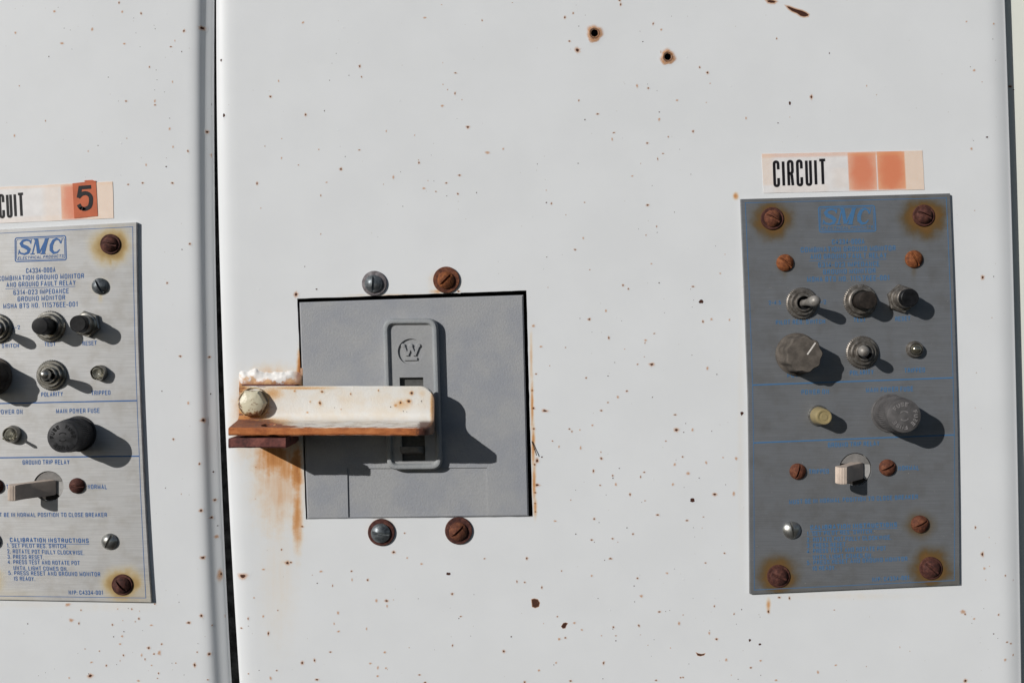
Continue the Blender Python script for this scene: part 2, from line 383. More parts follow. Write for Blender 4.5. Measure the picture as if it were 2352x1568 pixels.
SPR += sp_from(crop(1300,880,3.137), 3.137, [(742,81,5,0),(922,95,5,1),(1033,96,10,1),(126,170,6,1),(690,186,6,0),(519,201,6,1),(1468,127,8,2),(1543,174,6,0),(838,304,7,1),(1038,353,6,0),(767,352,7,2),
    (689,394,5,1),(637,458,7,1),(195,459,10,1),(1216,490,7,1),(1740,480,15,0),(1299,558,5,0),(1226,610,10,1),(1284,627,6,0),(1352,609,7,2),(1503,618,5,0),(387,601,6,1),(407,622,5,1),
    (469,608,4,2),(567,572,6,2),(1144,696,5,1),(255,696,5,1),(305,740,5,2),(475,750,7,2),(172,821,9,0),(134,851,11,1),(637,833,9,1),(575,929,8,1),(1275,818,6,1),(1223,843,4,0),(1695,834,8,2),
    (778,909,6,0),(975,940,6,1),(727,967,6,1),(729,986,7,0),(946,976,6,1),(1318,950,9,2),(1404,985,6,0),(628,1043,6,1),(1198,1036,7,2),(436,1080,4,0),(675,1118,5,0),(863,1115,8,1),
    (1353,1158,19,0),(1526,1113,10,1),(1678,1108,9,2),(1612,1037,5,0),(1287,1059,4,0),(398,1157,4,1),(954,1175,4,0),(980,1163,4,1),(1079,1274,9,1),(582,1306,7,1),(620,1334,5,0),
    (1309,1319,7,1),(839,1376,6,0),(886,1424,6,1),(438,1424,7,0),(1359,1374,5,0),(561,1470,7,1),(583,1488,5,0),(726,1460,6,1),(1370,1446,4,0),(1438,1290,4,1),(105,1040,10,1),(105,1100,7,1),(105,1185,6,1),
    (88,300,7,1),(90,440,9,1),(95,600,8,1),(98,760,8,1),(100,880,8,1),(104,1250,6,1),(276,1322,6,2),(1213,880,7,2),(1460,865,7,2),(752,1037,7,2),(1592,825,4,2)])
SPR += sp_from(crop(560,1260,2.94), 2.94, [(575,163,7,1),(422,333,6,1),(289,477,6,2),(138,527,17,1),(466,430,10,1),(492,426,7,1),(1248,351,9,1),(1328,211,5,1),(1346,393,5,2),(1451,437,6,2),(1914,398,5,1),
    (2225,396,8,1),(1650,509,14,0),(937,490,6,1),(712,492,6,2),(685,579,6,0),(798,597,5,1),(941,553,5,2),(1055,555,7,1),(1677,657,8,1),(1120,706,7,2),(1195,708,9,1),(1198,746,6,2),(1428,692,4,0),
    (1837,661,4,0),(2153,566,6,1),(2210,572,5,1),(2336,609,7,1),(1726,837,6,0),(1740,822,5,1),(838,796,7,2),(177,840,6,1),(178,893,5,0),(125,911,6,1),(326,947,9,1),(288,822,6,2),(809,875,5,2),
    (842,932,6,2),(1048,913,5,2),(2111,971,8,0),(2056,1078,9,1),(1680,1035,6,1),(782,1083,6,1),(1182,1085,6,2),(666,1145,8,1),(575,1163,9,1),(388,1219,6,1),(258,1218,5,0),(1076,1167,6,2),
    (1436,1251,6,1),(683,1286,9,1),(343,1275,7,2),(1128,1260,6,2),(1190,1201,5,2),(1478,1307,7,1),(1131,1198,6,2),(396,778,4,1),(221,686,4,2),(179,1244,4,1),(1813,966,4,0),(1547,1067,3,0),(2210,1304,7,2)])
SPR += sp_from(crop(1300,1300,2.94), 2.94, [(580,15,4,0),(664,280,8,1),(621,292,5,0),(863,424,7,1),(839,481,6,0),(527,406,6,2),(892,556,8,2),(842,597,5,0),(1080,387,6,2),(1135,356,4,0),(1503,241,5,1),(1364,312,5,1),
    (573,573,5,0),(1024,671,7,1),(1070,668,4,0),(1100,660,4,0),(1429,630,5,1),(1628,654,6,0),(1573,687,5,1),(1826,670,9,1),(1764,709,4,0),(1905,565,7,1),(1980,571,7,1),(874,772,7,1),(686,783,6,1),
    (682,796,5,0),(1169,756,7,2),(1590,761,4,0),(1394,805,4,0),(1390,828,6,2),(1444,872,8,1),(704,883,7,0),(704,846,4,1),(1689,880,10,0),(1763,910,10,0),(333,861,6,1),(287,871,7,2),(275,706,5,1),
    (400,752,6,2),(454,803,5,2),(985,875,4,0),(1241,1053,4,0),(615,1046,8,1),(248,1060,5,0),(264,1045,5,2),(1697,1082,6,1),(2190,1115,8,2),(1769,1137,5,0),(1603,1165,5,0),(1181,1153,5,1),(1198,1152,5,1),
    (609,1162,5,0),(372,1178,7,1),(139,1101,6,2),(35,1187,7,1),(1000,1173,6,1),(1768,1029,6,2),(1515,1023,7,2),(2320,1062,5,2),(1882,1172,6,2),(305,371,4,1),(1272,571,3,0),(966,996,3,0)])
SPR += sp_from(crop(1400,0,3.36), 3.36, [(40,148,9,1),(110,113,6,1),(158,222,6,0),(78,347,7,1),(145,424,13,1),(509,40,9,1),(500,3,9,1),(782,201,7,1),(849,252,6,2),(696,352,7,0),(850,441,8,2),(1174,568,7,1),(1238,611,9,1),
    (1820,327,6,1),(2263,448,8,0),(1930,869,12,0),(2111,815,10,1),(1831,1034,8,0),(1562,994,7,2),(316,959,8,1),(210,1007,8,0),(647,721,8,2),(735,708,4,0),(742,742,7,1),(834,942,7,0),(833,1003,8,2),
    (982,844,6,2),(1118,1105,8,1),(909,1151,5,1),(732,1203,7,1),(452,1116,7,1),(438,1171,7,2),(864,1291,6,1),(820,1336,6,1),(1005,1255,4,0),(158,845,6,1),(937,138,4,0),(212,130,4,0),(672,264,4,0)])
SPR += sp_from(crop(2400,0,3.92), 3.92, [(101,657,6,0),(138,691,9,2),(322,384,6,0),(330,234,7,2),(348,595,4,0),(264,1345,11,0),(132,1378,5,0),(112,1458,8,2),(62,213,6,2)])
SPR += sp_from(crop(2400,1300,3.85), 3.85, [(148,68,9,1),(215,326,12,1),(233,463,8,2),(438,530,7,1),(523,576,6,1),(228,847,6,0),(371,907,7,1),(48,901,8,1),(28,877,12,2),(520,1044,12,1),(323,1090,9,0),(452,1171,8,1),(492,1186,7,1),
    (363,1133,5,0),(434,1341,9,2),(516,1297,7,2),(542,1387,9,0),(51,1541,11,1),(134,946,7,2),(113,988,5,0)])
SPR += [(2257,637,2.6,1),(2282,635,1.5,0),(514,265,3.2,0),(507,138,2.6,0),(745,255,1.5,0),(700,612,1.3,0),(727,664,2,0),(680,676,3,1),(1053,669,1.8,1),(577,985,1.6,1)]
bl, br_ = [], []
SPL = sp_from(crop(0,0,3.266), 3.266, [(972,25,7,1),(475,62,4,0),(445,95,7,2),(998,100,7,2),(1152,112,7,1),(1091,149,4,0),(1267,237,5,0),(1258,208,4,0),(1502,254,9,1),(524,232,5,0),(574,247,4,0),(752,240,8,2),
    (505,355,9,2),(1110,272,4,0),(1015,358,7,2),(1395,384,7,1),(1484,423,7,0),(399,464,7,0),(1428,333,4,2),(1221,549,6,1),(1275,573,5,0),(884,632,6,0),(1282,653,5,0),(1408,670,6,2),(1263,736,5,0),
    (1029,828,6,1),(1267,858,6,1),(1265,826,6,2),(1385,966,5,0),(371,987,5,1),(1385,1054,7,2),(117,1107,6,2),(801,1189,6,0),(1413,1199,6,2),(1535,1235,7,1),(1193,1347,6,2),(1356,1362,7,0),(1408,1495,9,1),
    (1046,1506,6,1),(1165,1495,7,1),(987,1432,3,0),(1343,752,4,0),(967,826,4,0),(588,403,4,0),(1144,384,4,0),(125,270,6,2)])
SPL += sp_from(crop(0,1480,4.2), 4.2, [(712,126,12,2),(850,185,7,1),(1347,165,6,0),(1384,173,7,1),(1459,275,9,1),(1420,306,5,1),(748,291,12,2),(829,324,9,1),(291,328,9,0),(1180,338,9,1),(1588,344,8,2),(1301,411,9,0),
    (1193,464,9,0),(1282,458,8,2),(1498,398,5,0),(1983,317,12,1),(2115,243,12,1),(1880,101,7,0),(1262,540,8,2),(1562,581,10,1),(1698,541,8,1),(1673,635,11,2),(1618,645,8,1),(1487,657,9,2),(1523,698,7,1),
    (1044,615,6,1),(1296,657,9,1),(893,591,5,1),(960,732,9,2),(1118,766,8,1),(1224,754,6,0),(1805,740,6,0),(1847,740,5,1),(2070,624,7,1),(2078,535,6,0),(2198,647,12,1),(2045,760,12,1),(1664,846,8,1),
    (1654,899,5,1),(1933,863,6,0),(2182,916,7,1),(1455,926,9,2),(948,873,14,1),(931,853,8,0),(478,841,5,0),(405,872,5,0),(726,895,6,2),(1592,764,6,2),(1626,121,7,1),(2228,350,6,1),(817,637,4,0),(251,432,5,0)])
SPL += [(506,1323,5.5,2),(508,1322,2.6,1),(497,1235,2.5,2),(494,1150,2.2,1),(500,1210,1.6,0),(523,1420,3,1),(490,1085,2.2,0),(481,820,2.0,1),(484,905,1.6,0),(486,1190,2.2,1),(476,300,2.6,1),(464,62,3.4,1),(492,352,3.4,1),(488,235,2.8,0),(489,262,2.6,0),(467,965,3.4,1),(436,560,1.8,1),(418,573,1.5,0),(382,383,1.6,0),(458,1065,2,1),(462,1172,2.4,1),(466,1280,3,1),(384,650,1.5,1),(414,818,1.8,1),(432,925,1.5,2),(372,898,1.4,0),(398,1008,1.6,1),(380,1120,1.3,0)]
def rand_specks(x0, x1, y0, y1, n, avoid):
    out = []
    while len(out) < n:
        X = random.uniform(x0, x1); Y = random.uniform(y0, y1)
        if random.random() > .45+.55*(Y/1568): continue
        if any(a <= X <= b and c <= Y <= d for a, b, c, d in avoid): continue
        r = random.choice([.5,.5,.6,.6,.7,.8]); out.append((X, Y, r, random.choice([0,1,1,2,2])))
    return out
AV = [(655,1245,640,1255), (1690,2225,340,1375)]
SPR += rand_specks(560, 2290, 5, 1560, 70, AV) + rand_specks(560, 2290, -250, 0, 40, []) + rand_specks(560, 2290, 1570, 1820, 50, [])
AVL = [(-240,372,405,1390)]
SPL += rand_specks(-500, 440, 0, 1568, 40, AVL)
SPR = [s_ for s_ in SPR if not (1720 < s_[0] < 2205 and 450 < s_[1] < 1358)]

# right door: flat sheet with the breaker opening and two drilled holes, rolled edges
win = [c1(50,188), c1(1298,143), c1(1333,1375), c1(97,1388)]
def densify(poly, k=14, amp=.5):
    out = []
    for i in range(len(poly)):
        a, b = poly[i], poly[(i+1) % len(poly)]
        for j in range(k):
            t = j/k; o_ = random.uniform(-amp, amp) if j else 0
            out.append((a[0]+(b[0]-a[0])*t+o_, a[1]+(b[1]-a[1])*t+o_*.8))
    return out
win_d = densify(win, 30, .55)
hc = crop(1400, 0, 3.36); HOLES = [(*hc(290,280), 8.6), (*hc(905,478), 8.0)]
mb = MB()
FL = 44; FR = 60
left_line = [(xs_seam(y)+FL, y) for y in rows]; right_line = [(xr_edge(y)-FR, y) for y in rows]
hol = [[(X+r*random.uniform(.93,1.07)*math.cos(a), Y+r*random.uniform(.93,1.07)*math.sin(a)) for a in [2*math.pi*i/28 for i in range(28)]] for X, Y, r in HOLES]
loops = mb.fill(left_line+right_line[::-1], [win_d]+hol, 0)
lw = loops[1]; back = [mb.vert((x, y, -12), (.5, .5)) for x, y in win_d]; mb.bridge(lw, back)
for (X, Y, r), l, hp in zip(HOLES, loops[2:], hol):
    top = [mb.vert((x, y, 0), (.9, .9)) for x, y in hp]; bk = [mb.vert((x, y, -9), (.9, .8)) for x, y in hp]; mb.bridge(top, bk)
    # rust crust round the hole
    n = 28; prev = [mb.vert((x, y, .5), (.30, 1)) for x, y in hp]; mb.bridge(top, prev)
    for q, (rr, wr, hh) in enumerate(((1.28, (.5, 1), 1.6), (1.62, (.10, 1), 1.1), (1.95, (.04, .6), .35), (2.5, (0, .12), .16), (3.2, (0, 0), .1))):
        cur = []
        for i in range(n):
            a = 2*math.pi*i/n; j = (1+.10*math.sin(3*a+X)+.05*math.sin(7*a)) if q else 1
            ex = 1+.22*max(0, math.sin(a)) if q in (1, 2) else 1
            cur.append(mb.vert((X+r*rr*j*ex*math.cos(a), Y+r*rr*j*ex*math.sin(a), hh+random.uniform(-.25,.25)*(q < 2)), wr))
        mb.bridge(prev, cur); prev = cur
# rolled left edge: turns from flat to pointing back
profL = [(0, 0), (-12, -.15), (-22, -.9), (-30, -2.3), (-36, -4.0), (-40.5, -6.0), (-42.6, -8.5), (-43.7, -14), (-44, -24), (-44, -70)]
profR = [(0, 0), (12, -.02), (24, -.3), (34, -1.2), (43, -2.9), (51, -5.6), (57, -8.2), (58.8, -8.3), (60, -9.6), (60, -22)]
for prof, line in ((profL, left_line), (profR, right_line)):
    prev = None
    for dx, h in prof:
        cur = []
        for x, y in line:
            xi = x+dx
            if dx < -30: xi, _ = unp(xi, y, max(h, -24))
            if dx > 50: xi, _ = unp(xi, y, h)
            cur.append(mb.vert((xi, y, h)))
        if prev: mb.bridge(prev, cur, 0, closed=False)
        prev = cur
# torn gash at the top
gash = [(1905,55),(1925,58),(1960,72),(1990,82),(2030,92),(2065,108),(2086,124),(2082,136),(2050,142),(2020,134),(1990,112),(1950,96),(1920,74)]
gc = hc(1995, 100)
def patch(mb, pts, halo=1.35, h=.2, core=1.0):
    cx_ = sum(p[0] for p in pts)/len(pts); cy_ = sum(p[1] for p in pts)/len(pts); n = len(pts)
    c = mb.vert((cx_, cy_, h), (core, 1)); rr = [mb.vert((x, y, h), (core, 1)) for x, y in shrink(pts, 1.0)]
    r2 = [mb.vert((x, y, h), (.12, .9)) for x, y in shrink(pts, -.4)]; r3 = [mb.vert((x, y, h-.1), (0, 0)) for x, y in shrink(pts, -3.4*halo)]
    for i in range(n): mb.face((c, rr[i], rr[(i+1) % n]))
    mb.bridge(rr, r2); mb.bridge(r2, r3)
patch(mb, [hc(*p) for p in gash])
patch(mb, [hc(*p) for p in [(1738,8),(1760,2),(1790,6),(1812,16),(1800,26),(1770,26),(1748,20)]], 1.6)
ce = crop(1300, 1300, 2.94)
patch(mb, [ce(*p) for p in [(1296,972),(1310,978),(1335,982),(1358,978),(1352,988),(1325,995),(1305,990)]], .5)
patch(mb, [ce(*p) for p in [(84,580),(105,574),(130,580),(145,605),(138,632),(112,642),(90,634)]], .35, core=.55)
patch(mb, [ce(*p) for p in [(318,755),(335,750),(350,756),(340,770),(332,790),(315,793),(303,778)]], .3)
def surf_r(x, y):
    dl = x-(xs_seam(y)+FL)
    if dl < 0: return x, interp([(-a, b) for a, b in profL[:6]], min(-dl, 40))+.1
    dx = x-(xr_edge(y)-FR)
    if dx <= 0: return x, 0
    tab = [(a, b) for a, b in profR[:7]]; dx = min(dx, 55); return x if dx < 55 else xr_edge(y)-FR+55, interp(tab, dx)+.15
SPR2 = []
for X, Y, r, kd in SPR:
    R1 = r*(2.6 if kd > 0 else 1.5)*1.5+.8
    if 660 < Y < 1200 and abs(X-(1209+(Y-668)*.0295)) < R1: X = 1209+(Y-668)*.0295+R1
    if X > xr_edge(Y)-R1-4 or X < xs_seam(Y)+R1+2: continue
    SPR2.append((X, Y, r, kd))
specks(mb, SPR2, surf=surf_r)
door_r = mb.build('cabinet_door', 'paint_right', recalc=False, org=(CX, CY, 0), angle=24)
door_r['label'] = 'white painted steel cabinet door peppered with rust specks, around the grey breaker'; door_r['category'] = 'cabinet door'

# left door: flat sheet whose edge slopes away and joggles
mb = MB()
def xe(Y): return xs_seam(Y) - (6 + 15*(max(0, Y)/1568))
prof = []; d = 0; x = -66
sl = [(-66,0),(-56,3),(-48,8),(-42,15),(-37,24),(-32,35),(-28,38.5),(-24,34),(-19,27),(-14,23),(-9,23),(-5,29),(-2,38),(0,46)]
prof = [(-66, 0.0)]
for (x0, a0), (x1, a1) in zip(sl, sl[1:]):
    d -= (x1-x0)*math.tan(math.radians((a0+a1)/2)); prof.append((x1, d))
prof += [(2, d-5), (2.5, d-12), (1.5, d-45)]
lines = [[(-1300, y) for y in rows]]
prev = [mb.vert((-1300, y, 0)) for y in rows]
for dx, h in prof:
    cur = []
    for y in rows:
        xx, _ = unp(xe(y)+dx*(.92+.12*y/1568), y, h); cur.append(mb.vert((xx, y, h)))
    mb.bridge(prev, cur, 0, False); prev = cur
def surf_l(x, y):
    dx = (x-xe(y))/(.92+.12*y/1568)
    if dx < -66: return x, 0
    h = interp(prof[:14], min(dx, -3)); return unp(xe(y)+min(dx, -3)*(.92+.12*y/1568), y, h)[0], h+.2
specks(mb, SPL, surf=surf_l)
door_l = mb.build('cabinet_door', 'paint_left', recalc=False, org=(-40, CY, 0), angle=40)
door_l['label'] = 'white cabinet door with a sloping rolled edge, behind the label numbered 5'; door_l['category'] = 'cabinet door'

# cabinet frame beyond the right door, shade-dark post in the seam, dark inside of the cabinet
mb = MB()
prev = None
for dx, h in ((-30, -36), (4, -36), (24, -36), (560, -36)):
    cur = [mb.vert((xr_edge(y)+dx, y, h)) for y in rows]
    if prev: mb.bridge(prev, cur, 0, False)
    prev = cur
a = [mb.vert((xr_edge(y)+560, y, -90)) for y in rows]; mb.bridge(prev, a, 0, False)
specks(mb, [(*crop(2400,0,3.92)(565,812), 2.2, 1), (*crop(2400,0,3.92)(600,843), 1.8, 0), (*crop(2400,0,3.92)(482,795), 2.4, 0), (*crop(2400,0,3.92)(484,680), 3, 2), (*crop(2400,1300,3.85)(586,400), 2, 0), (*crop(2400,1300,3.85)(586,720), 2, 0)], h=-35.8)
fr = mb.build('cabinet_frame', 'frame_paint', recalc=False, org=(2600, CY, -36)); fr['kind'] = 'structure'
mb = MB()
prev = None
for x, h in ((400, -75), (640, -75)):
    cur = [mb.vert((x, y, h)) for y in rows]
    if prev: mb.bridge(prev, cur, 0, False)
    prev = cur
po = mb.build('cabinet_post', 'gap_dark', recalc=False, org=(520, CY, -75)); po['kind'] = 'structure'
mb = MB(); mb.prism([(650, -250), (2290, -250), (2290, 1820), (650, 1820)], -160, -150)
ins = mb.build('cabinet_interior', 'dark_inside', org=(950, 930, -150)); ins['kind'] = 'structure'

# ---------------------------------------------------------------- circuit breaker
br = thing('circuit_breaker', 'grey moulded circuit breaker filling the square opening behind the rusty bracket', 'circuit breaker', (950, 930, -60))
P0 = [unp(*c1(61,208), 0), unp(*c1(1281,168), 0), unp(*c1(1311,1372), 0), unp(*c1(104,1388), 0)]
def bil(P, u, v):
    a, b, c, d = P; return tuple((a[k]*(1-u)+b[k]*u)*(1-v)+(d[k]*(1-u)+c[k]*u)*v for k in (0, 1))
mb = MB()
outer = P0; inner = shrink(P0, 3.2)
a = mb.ring([(x, y, -60) for x, y in outer]); b = mb.ring([(x, y, -3.0) for x, y in outer])
mb.bridge(a, b)
top_in = inner
pl, pr_ = c1(322, 1112), c1(1083, 1107); pbl, pbr = c1(328, 1384), c1(1090, 1376)
# front face as a grid so the lower label field can sit a little deeper
def lerp(a, b, t): return (a[0]+(b[0]-a[0])*t, a[1]+(b[1]-a[1])*t)
tl, tr, brr, bll = inner
tL = (pl[1]-tl[1])/(bll[1]-tl[1]); tR = (pr_[1]-tr[1])/(brr[1]-tr[1])
mL, mR = lerp(tl, bll, tL), lerp(tr, brr, tR)
sL = (pbl[0]-bll[0])/(brr[0]-bll[0]); sR = (pbr[0]-bll[0])/(brr[0]-bll[0])
sTL = (pl[0]-tl[0])/(tr[0]-tl[0]); sTR = (pr_[0]-tl[0])/(tr[0]-tl[0])
g = [[lerp(tl, tr, t) for t in (0, sTL, sTR, 1)], [mL, pl, pr_, mR], [bll, lerp(bll, brr, sL), lerp(bll, brr, sR), brr]]
G0 = [[mb.vert((*p, 0)) for p in r] for r in g]
for r in range(2):
    for c in range(3):
        if (r, c) != (1, 1): mb.face((G0[r][c], G0[r][c+1], G0[r+1][c+1], G0[r+1][c]))
dq = [mb.vert((*p, -3.2)) for p in (g[1][1], g[1][2], g[2][2], g[2][1])]
mb.face(dq); q4 = (G0[1][1], G0[1][2], G0[2][2], G0[2][1])
for i in range(4): mb.face((q4[i], q4[(i+1) % 4], dq[(i+1) % 4], dq[i]))
# chamfer from outer ring to the face corners (butted along each side)
mb.face((b[0], b[1], G0[0][3], G0[0][2], G0[0][1], G0[0][0])); mb.face((b[1], b[2], G0[2][3], G0[1][3], G0[0][3]))
mb.face((b[2], b[3], G0[2][0], G0[2][1], G0[2][2], G0[2][3])); mb.face((b[3], b[0], G0[0][0], G0[1][0], G0[2][0]))
cover = mb.build('cover', 'cover', br, smooth=False)

HE = 20; E_out = [unp(*c1(*p), HE*.6) for p in ((515,296),(816,294),(842,1119),(539,1121))]
E_in = [unp(*c1(*p), HE*.8) for p in ((549,326),(784,324),(806,1083),(573,1087))]
n_r = 6
def rr_(P, r): return round_poly(P, r, n_r)
mb = MB()
o_ = rr_(E_out, 26); i_ = rr_(shrink(E_out, 14.5), 13)
lay = [(0, 0), (0, HE*.55), (1.5, HE*.82), (4, HE*.96), (7.2, HE), (10.5, HE*.96), (13, HE*.82), (14.6, HE*.6), (15, 9)]
prev = None
for ins_, h in lay:
    t = ins_/14.5
    cur = mb.ring([(ox+(ix-ox)*t, oy+(iy-oy)*t, h) for (ox, oy), (ix, iy) in zip(o_, i_)])
    if prev: mb.bridge(prev, cur)
    prev = cur
mb.build('raised_rim', 'escutcheon_rim', br)
face = shrink(i_, .2)
HF = 11.5
ew = unp(*c1(668, 476), HF); er = 29.5
slot = [unp(*c1(*p), HF) for p in ((607,617),(736,616),(748,1070),(622,1073))]
mb = MB()
lp = mb.fill([(x, y) for x, y in face], [circle(*ew, er, 40), slot], HF)
e2 = mb.ring([(x, y, HF-4.2) for x, y in circle(*ew, er, 40)]); mb.bridge(lp[1], e2); mb.cap(e2)
s2 = mb.ring([(x, y, .8) for x, y in slot]); mb.bridge(lp[2], s2)
esc = mb.build('escutcheon', 'escutcheon', br)
mb = MB()
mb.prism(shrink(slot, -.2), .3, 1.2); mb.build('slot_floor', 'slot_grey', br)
# emblem: W of three dotted strokes over a bar, inside the sunk circle
mb = MB(); ex, ey = ew; k = 1.0
Wp = [(-16.5,-12),(-8.5,9),(0,-12),(8.5,9),(16.5,-12)]
hb = HF-4.2
for j, (a, b) in enumerate(zip(Wp, Wp[1:])):
    mb.stroke([(ex+a[0], ey+a[1]), (ex+b[0], ey+b[1])], 5.8, hb, 3.9+.05*j)
for j, (x, y) in enumerate(((-17.5,-13.5),(0,-13.5),(17.5,-13.5))): mb.lathe((ex+x, ey+y, hb), [(4.8,0),(4.8,3.6),(3.8,4.4+.02*j),(0,4.5)], 16)
mb.prism([(ex-15, ey+14.5), (ex+15, ey+14), (ex+15, ey+20), (ex-15, ey+20.5)], hb, hb+4.0, .6)
mb.build('emblem', 'escutcheon', esc)
mb = MB()
q = [unp(*c1(*p), 34) for p in ((607,995),(711,993),(711,1022),(609,1026))]
a = mb.ring([(x+2, y+4, 2) for x, y in [(slot[3][0]+3, q[0][1]), (slot[2][0]-4, q[1][1]), (slot[2][0]-4, q[2][1]+4), (slot[3][0]+3, q[3][1]+4)]])
b = mb.ring([(x, y, 30) for x, y in q]); c = mb.ring([(x, y, 34) for x, y in shrink(q, 1.6)])
mb.bridge(a, b); mb.bridge(b, c); mb.cap(c); mb.cap(a)
mb.build('breaker_handle', 'handle_plastic', br, smooth=False)

# ---------------------------------------------------------------- bracket
def bracket_material():
    n = N('rusted_white_bracket_paint'); X, Y, h = n.px(); v = n.vec(X, Y, h)
    base = (.72,.70,.66); a = n.noise(v, .03, 5, .6); fine = n.noise(v, .22, 4, .7); lin = n.noise(n.vec(n.mul(X, .14), Y, n.mul(h, 1)), .16, 5, .7)
    col = n.mix(n.rng(a, .35, .7, 0, .55), base, (.70,.60,.47))
    st = n.stains(X, Y, [(590,945,62,60,.55), (565,890,40,18,.5), (930,925,42,22,.26), (800,915,30,40,.14), (975,900,14,14,.2), (640,965,80,16,.40), (575,965,60,20,.7),
        (997,930,7,60,.35), (700,888,130,6,.35), (560,925,10,60,.6), (640,900,40,26,.34)], fine, .35)
    col = n.mix(n.rng(st, .02, .4), col, n.ramp(st, [(0, (.72,.60,.42)), (.25, (.66,.40,.17)), (.55, (.45,.17,.05)), (1, (.2,.06,.025))]))
    # chipped paint giving way to rust along the outer flange
    q = n.add(n.add(h, n.mul(n.add(lin, -.5), 120)), n.rng(X, 740, 600, 0, 75))
    stk = n.mul(n.mul(n.rng(lin, .50, .60), n.rng(h, 76, 96)), .8)
    col = n.mix(stk, col, n.ramp(fine, [(.35, (.10,.07,.05)), (.6, (.42,.32,.23))]))
    f = n.math('MAXIMUM', n.rng(h, 146.6, 147.8), n.rng(q, 140, 152))
    rustc = n.ramp(n.noise(n.vec(n.mul(X, .55), Y, h), .06, 6, .65), [(.3, (.26,.075,.03)), (.5, (.44,.145,.045)), (.72, (.56,.22,.08))])
    rustc = n.mix(n.mul(n.rng(h, 147, 142), n.rng(fine, .35, .6, .35, .9)), rustc, (.20,.085,.06))
    dk = n.rng(n.noise(n.vec(n.mul(X, .2), Y, h), .3, 4, .7), .5, .68)
    rustc = n.mix(n.mul(dk, n.rng(h, 146, 138)), rustc, (.16,.11,.08))
    col = n.mix(f, col, rustc)
    col = n.mix(n.mul(n.rng(n.add(X, n.mul(n.add(fine, -.5), 30)), 966, 978), n.rng(h, 70, 100)), col, (.10,.035,.022))
    col = n.mix(n.mul(n.rng(n.add(X, n.mul(n.add(fine, -.5), 9)), 994, 1000), .85), col, (.17,.085,.04))
    at = n.t.nodes.new('ShaderNodeAttribute'); at.attribute_name = 'wear'
    sx = n.t.nodes.new('ShaderNodeSeparateColor'); n.t.links.new(at.outputs['Color'], sx.inputs[0])
    col = n.mix(n.rng(sx.outputs[1], 0, 1), col, (.55,.27,.08)); col = n.mix(n.rng(sx.outputs[0], .15, .6), col, (.06,.022,.014))
    pit = n.noise(v, .35, 3)
    return n.fin(col, n.rng(f, 0, 1, .42, .85), 0, n.bump(n.add(n.add(n.mul(fine, .6), n.mul(f, -.9)), n.mul(pit, .5)), .55, .0004), .35)
M['bracket'] = bracket_material()
M['bracket_dark'] = rusty('dark_purple_rust', (.03,.014,.014), (.125,.042,.036), (.24,.085,.065), .05)
M['weld_paint'] = None
n = N('lumpy_painted_weld'); X, Y, h = n.px(); v = n.vec(X, Y, h)
a = n.noise(v, .04, 6, .65); yy = n.rng(Y, 856, 886)
f = n.rng(n.add(a, n.mul(yy, .26)), .58, .72); f = n.math('MAXIMUM', f, n.mul(n.rng(X, 668, 688), .9))
M['weld_paint'] = n.fin(n.mix(f, (.76,.74,.71), n.ramp(a, [(.4, (.30,.10,.04)), (.6, (.62,.38,.20))])), .5, 0, n.bump(n.noise(v, .12, 4), .3, .0005))
n = N('cream_painted_bolt'); X, Y, h = n.px(); v = n.vec(X, Y, h); a = n.noise(v, .06, 5, .65)
M['bolt_paint'] = n.fin(n.mix(n.math('MAXIMUM', n.rng(n.add(a, n.rng(Y, 925, 952, 0, .12)), .54, .66), n.rng(h, 74, 64)), (.60,.55,.40), n.ramp(a, [(.42, (.62,.42,.18)), (.62, (.15,.06,.03))])), .38, 0, n.bump(a, .6, .0006))

bk = thing('angle_bracket', 'rust-streaked white angle-iron bracket arm with hex bolt across the grey breaker', 'bracket', (700, 940, 0))
mb = MB()
X0, X1 = 566.0, 1002.0
def arm_profile(top, front):
    yb = 986.0; yt = 966.0; hb_, hf = 46.0, 64.0; F = 17.0; O = 26.0
    p = [(top, hb_+2), (top-1.5+1.5, hf-3), (top+3, hf)]
    yi = 960.0; yt = 970.0
    p += [(yi-F, hf)]
    for k in range(1, 7):
        t = math.pi/2*k/6; p.append((yi-F+F*math.sin(t), hf+F-F*math.cos(t)))
    for k in (.25, .5, .75): p.append((yi+(yt-yi)*k, hf+F+(front-hf-F)*k))
    p += [(yt+.2, front-1.6), (yt+1.6, front), (yb-3.0, front), (yb, front-3)]
    p.append((yb, hb_+O+10))
    for k in range(0, 7):
        t = math.pi/2*k/6; p.append((yb-O+O*math.cos(t), hb_+O-O*math.sin(t)))
    return p
stations = [X0+(X1-X0-32)*i/44 for i in range(45)] + [X1-32+32*math.sin(math.pi/2*k/10) for k in range(1, 11)]
prev = None; rg = []
for x in stations:
    e_ = max(0, x-(X1-32)); drop = 32-math.sqrt(max(0, 32*32-e_*e_)); drop *= .95
    wob = .8*math.sin(x*.021)+.4*math.sin(x*.083)
    slope = (x-X0)*-.006
    frontx = 150 - drop*1.1
    pts = arm_profile(884+drop, frontx)
    cur = []
    for j, (y, hh) in enumerate(pts):
        jx = random.uniform(-.35,.35) if hh > 90 else 0
        xx = x if hh < 80 or x > X0+30 else x
        cur.append(mb.vert((xx, y+jx+(wob*.5 if hh > 60 else 0), hh+jx)))
    if prev: mb.bridge(prev, cur)
    rg.append(cur); prev = cur
mb.cap(rg[0]); mb.cap(rg[-1][::-1])
